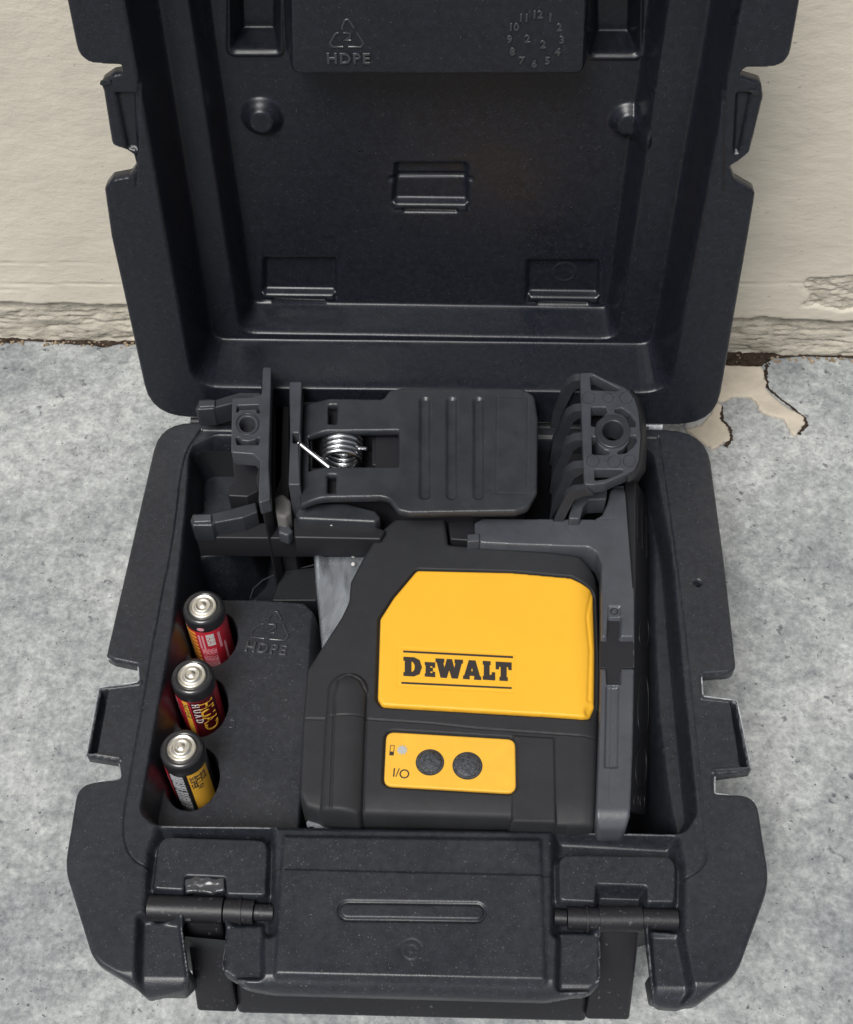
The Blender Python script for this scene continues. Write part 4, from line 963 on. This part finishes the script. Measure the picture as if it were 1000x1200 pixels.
# ribs stepping down to the left
for (y0, dy) in ((437, 8), (472, 9), (506, 9), (539, 9), (567, 7)):
    cross = []
    prof = [(686, 0, ZG-.0004), (672, 1, ZG-.0012), (663, 4, ZG-.0038), (656, 12, ZG-.010), (646, 26, ZG-.020), (641, 34, ZG-.032)]
    if y0 == 567: prof = prof[:5]
    V1 = []; Fs = []
    ys = at((686, y0), ZG-.0004)[1]; ye = at((686, y0+dy), ZG-.0004)[1]
    for (x, ddy, z) in prof:
        xx = at((x, y0), z)[0]; V1 += [(xx, ys, z), (xx, ye, z), (xx+.003, ye, z-.003), (xx+.003, ys, z-.003)]
    for k in range(len(prof)-1):
        o_ = 4*k
        for (i, j) in ((0, 1), (1, 2), (2, 3), (3, 0)): Fs.append((o_+i, o_+j, o_+4+j, o_+4+i))
    Fs += [(0, 1, 2, 3), tuple(len(V1)-4+i for i in (3, 2, 1, 0))]
    mesh_obj('rib', V1, Fs, M_clamp, grip, ang=70)
slab('rib_back', [(655, 470), (684, 440), (686, 575), (655, 600)], -.006, -.030, M_clampd, grip)
slab('hook', [(666, 608), (671, 590), (680, 577), (695, 573), (712, 571), (711, 585), (690, 586), (684, 593), (680, 608)], .0125, .004, M_clampl, grip, .0012, .0005)
#@@BRACKET
# ================================================================== L BRACKET
ZB = .0085
br = thing('wall_bracket', 'grey-black plastic L-shaped mounting bracket wrapped round the top right of the laser level', 'bracket', at((722, 760), -.03))
arm = [(556, 612), (566, 607), (697, 608), (706, 603), (712, 590), (716, 572), (722, 564), (745, 562), (744, 640), (744, 765), (742, 772), (704, 772), (705, 700), (705, 660), (700, 648), (690, 641), (600, 638), (564, 636), (557, 630)]
xa = axis(.010, .072, .00034); yb_ = B([(700, 556), (700, 972)], ZB)
K = HF(axis(.010, .072, .00036), axis(yb_[1][1]-.002, yb_[0][1]+.002, .00036), ZB)
arm2 = [(704, 660), (744, 640), (744, 765), (742, 880), (738, 955), (734, 967), (704, 967), (699, 955), (703, 850), (706, 765)]
full = fillet(B(arm[:9]+[(744, 765), (742, 880), (739, 955), (735, 967), (703, 967), (699, 955), (703, 850), (705, 765)]+arm[12:], ZB), [.001, .001, 0, .001, .004, 0, .001, .001, 0, 0, 0, .002, .002, .002, .002, 0, 0, 0, .003, .003, .003, 0, 0, .001])
crossp = fillet(B([(712, 722), (729, 722), (728, 746), (745, 746), (745, 784), (729, 784), (728, 802), (711, 802), (710, 784), (702, 784), (702, 746), (711, 746)], ZB), .0004)
K.level(crossp, ZB-.0030, .0006, .0002)
d = ldist(K.X, K.Y, B([(704, 765), (743, 766)], ZB-.004)); K.H += .0006*np.clip(1-d/.0004, 0, 1)
slotp = fillet(B([(710, 803), (726, 803), (725, 900), (708, 900)], ZB), .0005); K.level(slotp, ZB-.0012, .0005, .0002)
K.groove(B([(718, 803), (716, 900)], ZB), .0004, .0003); K.groove(B([(716, 902), (715, 940)], ZB), .0002, .0003)
sqp = fillet(B([(712, 710), (728, 710), (728, 723), (712, 723)], ZB), .0004); K.level(sqp, ZB-.0008, .0004, .0002)
for ln in ([(721, 588), (721, 607), (697, 609)], [(722, 608), (722, 641)]): K.groove(B(ln, ZB), .00015, .0003)
# bottom end and top end turn down
yl = B([(718, 945)], ZB)[0][1]; q = np.clip((yl-K.Y)/.006, 0, 1); K.H -= .0035*q**2
yt = B([(730, 582)], ZB)[0][1]; q = np.clip((K.Y-yt)/.006, 0, 1); K.H -= .0025*q**2
K.H += .00006*(vnoise(K.X, K.Y, 180, 25, 4)-.5)*2
K.build('bracket_face', M_brkt, full, br, skirt=((0, -.006, False), (-.0004, -.012, False)), edge_r=.0007)
ins = fillet(B([(712, 724), (728, 724), (727, 747), (744, 747), (744, 783), (728, 783), (727, 801), (711, 801), (710, 783), (704, 783), (704, 747), (711, 747)], ZB-.0024), .0003)
plate('dark_insert', [ins], ZB-.0024, .0012, M_clampd, br, bev=.0002)
tube('stamped_mark', [[at((720+4*math.cos(a), 716.5+3.6*math.sin(a)), ZB-.0007) for a in np.linspace(0, 2*math.pi, 20, endpoint=False)]], .00018, M_clampd, br, None, True, 2)
# sloping flank on the right with slots and round recesses
fz0, fz1 = ZB-.0035, ZB-.030
fl_top = [(745, 562), (745, 700), (743, 850), (739, 950)]; fl_bot = [(763, 590), (764, 700), (763, 850), (757, 955)]
A = [at(p, fz0) for p in fl_top]; Bb = [at(p, fz1) for p in fl_bot]
wdt = .004
loft('side_flank', A+[(p[0]-wdt, p[1], p[2]) for p in A[::-1]], Bb+[(p[0]-wdt, p[1], p[2]) for p in Bb[::-1]], M_shell, br, .0005)
def on_flank(u, v):                 # u along 0..1, v across 0..1
    t = u*3; i = min(2, int(t)); f_ = t-i
    a = np.array(A[i])*(1-f_)+np.array(A[i+1])*f_; b_ = np.array(Bb[i])*(1-f_)+np.array(Bb[i+1])*f_
    return a*(1-v)+b_*v
def flank_path(pts, off=.0002):
    nrm = np.array([.8, 0, .6]); return [tuple(on_flank(u, v)+nrm*off) for (u, v) in pts]
for (u0, u1, v0, v1) in ((.04, .17, .10, .24), (.05, .19, .38, .52), (.07, .21, .66, .80)):
    P3 = flank_path([(u0, v0), (u0, v1), (u1, v1), (u1, v0)], .0003); P4 = flank_path([(u0, v0), (u0, v1), (u1, v1), (u1, v0)], -.001)
    loft('flank_slot', P3, P4, M_handle, br, .0002)
for (uc, ur, vc, vr) in ((.43, .045, .5, .30), (.62, .085, .5, .32), (.83, .085, .5, .32), (.955, .03, .28, .14), (.955, .03, .68, .14)):
    tube('flank_ring', [flank_path([(uc+ur*math.cos(a), vc+vr*math.sin(a)) for a in np.linspace(0, 2*math.pi, 36, endpoint=False)])], .00022, M_clampd, br, None, True, 3)
tube('flank_edge', [flank_path([(.02, .98), (.3, 1.0), (.42, 1.0)], .0)], .0004, M_brkt, br)
slab('fork_end', [(525, 608), (548, 609), (556, 612), (557, 634), (528, 632)], .003, -.010, M_clampd, br, .0008)
slab('fork_nub', [(548, 626), (562, 625), (562, 634), (548, 635)], .0095, .004, M_brkt, br, .0004, .0003)
# ================================================================== PLASTIC BAG + THIN CURVE
def film_mat():
    m = bpy.data.materials.new('clear_film'); m.use_nodes = True; n = m.node_tree.nodes; l = m.node_tree.links; b = n['Principled BSDF']
    b.inputs['Base Color'].default_value = (.42, .45, .49, 1); b.inputs['Roughness'].default_value = .2; b.inputs['Specular IOR Level'].default_value = .8
    b.inputs['Alpha'].default_value = .62
    tc = n.new('ShaderNodeTexCoord'); t = n.new('ShaderNodeTexNoise'); t.inputs['Scale'].default_value = 90; t.inputs['Detail'].default_value = 4
    mp = n.new('ShaderNodeMapping'); mp.inputs['Scale'].default_value = (1.6, .5, .5); l.new(tc.outputs['Object'], mp.inputs[0]); l.new(mp.outputs[0], t.inputs['Vector'])
    bp = n.new('ShaderNodeBump'); bp.inputs['Strength'].default_value = .8; bp.inputs['Distance'].default_value = .0015; l.new(t.outputs[0], bp.inputs['Height']); l.new(bp.outputs[0], b.inputs['Normal'])
    r = n.new('ShaderNodeMapRange'); l.new(t.outputs[0], r.inputs[0]); r.inputs[1].default_value = .3; r.inputs[2].default_value = .7; r.inputs[3].default_value = .22; r.inputs[4].default_value = .62; l.new(r.outputs[0], b.inputs['Alpha'])
    return m
M_film = film_mat()
zb_ = -.012
bgp = B([(366, 612), (445, 612), (445, 650), (425, 700), (384, 760), (378, 752), (372, 690)], zb_)
hb = HF(axis(min(p[0] for p in bgp)-.001, max(p[0] for p in bgp)+.001, .0006), axis(min(p[1] for p in bgp)-.001, max(p[1] for p in bgp)+.001, .0006), zb_)
hb.H += .003*(vnoise(hb.X*2.2, hb.Y*.6, 90, 61, 3)-.5)*2
bag = hb.build('plastic_bag', M_film, fillet(bgp, .002), None, skirt=((.0006, -.004, False), (.001, -.030, False)), edge_r=.001)
tag(bag, 'crinkled clear plastic bag tucked between the battery block and the laser level', 'plastic bag')
for (px, r_) in (((414, 645), .0007), ((414, 652), .0007), ((414, 661), .0008), ((376, 645), .0005)): lathe('print_dot', [(r_, 0), (r_*.7, .0004), (.0001, .0005)], at(px, zb_+.0015), M_white, bag, 12)
cd = [at(p, -.034) for p in ((293, 702), (297, 690), (308, 680), (325, 672), (343, 668), (368, 662), (380, 660))]
tube('thin_curve', [cd], .00035, M_clamp, case, None, False, 2)  # thin curved line lying in the compartment
slab('inner_wall', [(330, 668), (372, 664), (372, 704), (318, 704), (324, 690)], -.030, -.050, M_shell, case, .001)
# foil scraps under the level's lower edge
sc = []
o = crumbs('foil_scraps', [at((random.uniform(425, 560), random.uniform(956, 962)), -.006) for _ in range(16)], M_dsteel, None, .0006, .0018); o['kind'] = 'stuff'; tag(o, 'crumpled silver foil scraps below the edge of the laser level', 'foil')
P = fillet(rag(B([(360, 948), (376, 950), (384, 958), (425, 960), (418, 966), (372, 966), (358, 962)], -.001), .0004, 9, 3), .0005)
fo = plate('film_scrap', [P], -.0060, .0008, M_film, None, bev=.0002); tag(fo, 'scrap of clear film under the lower left corner of the laser level', 'film scrap')
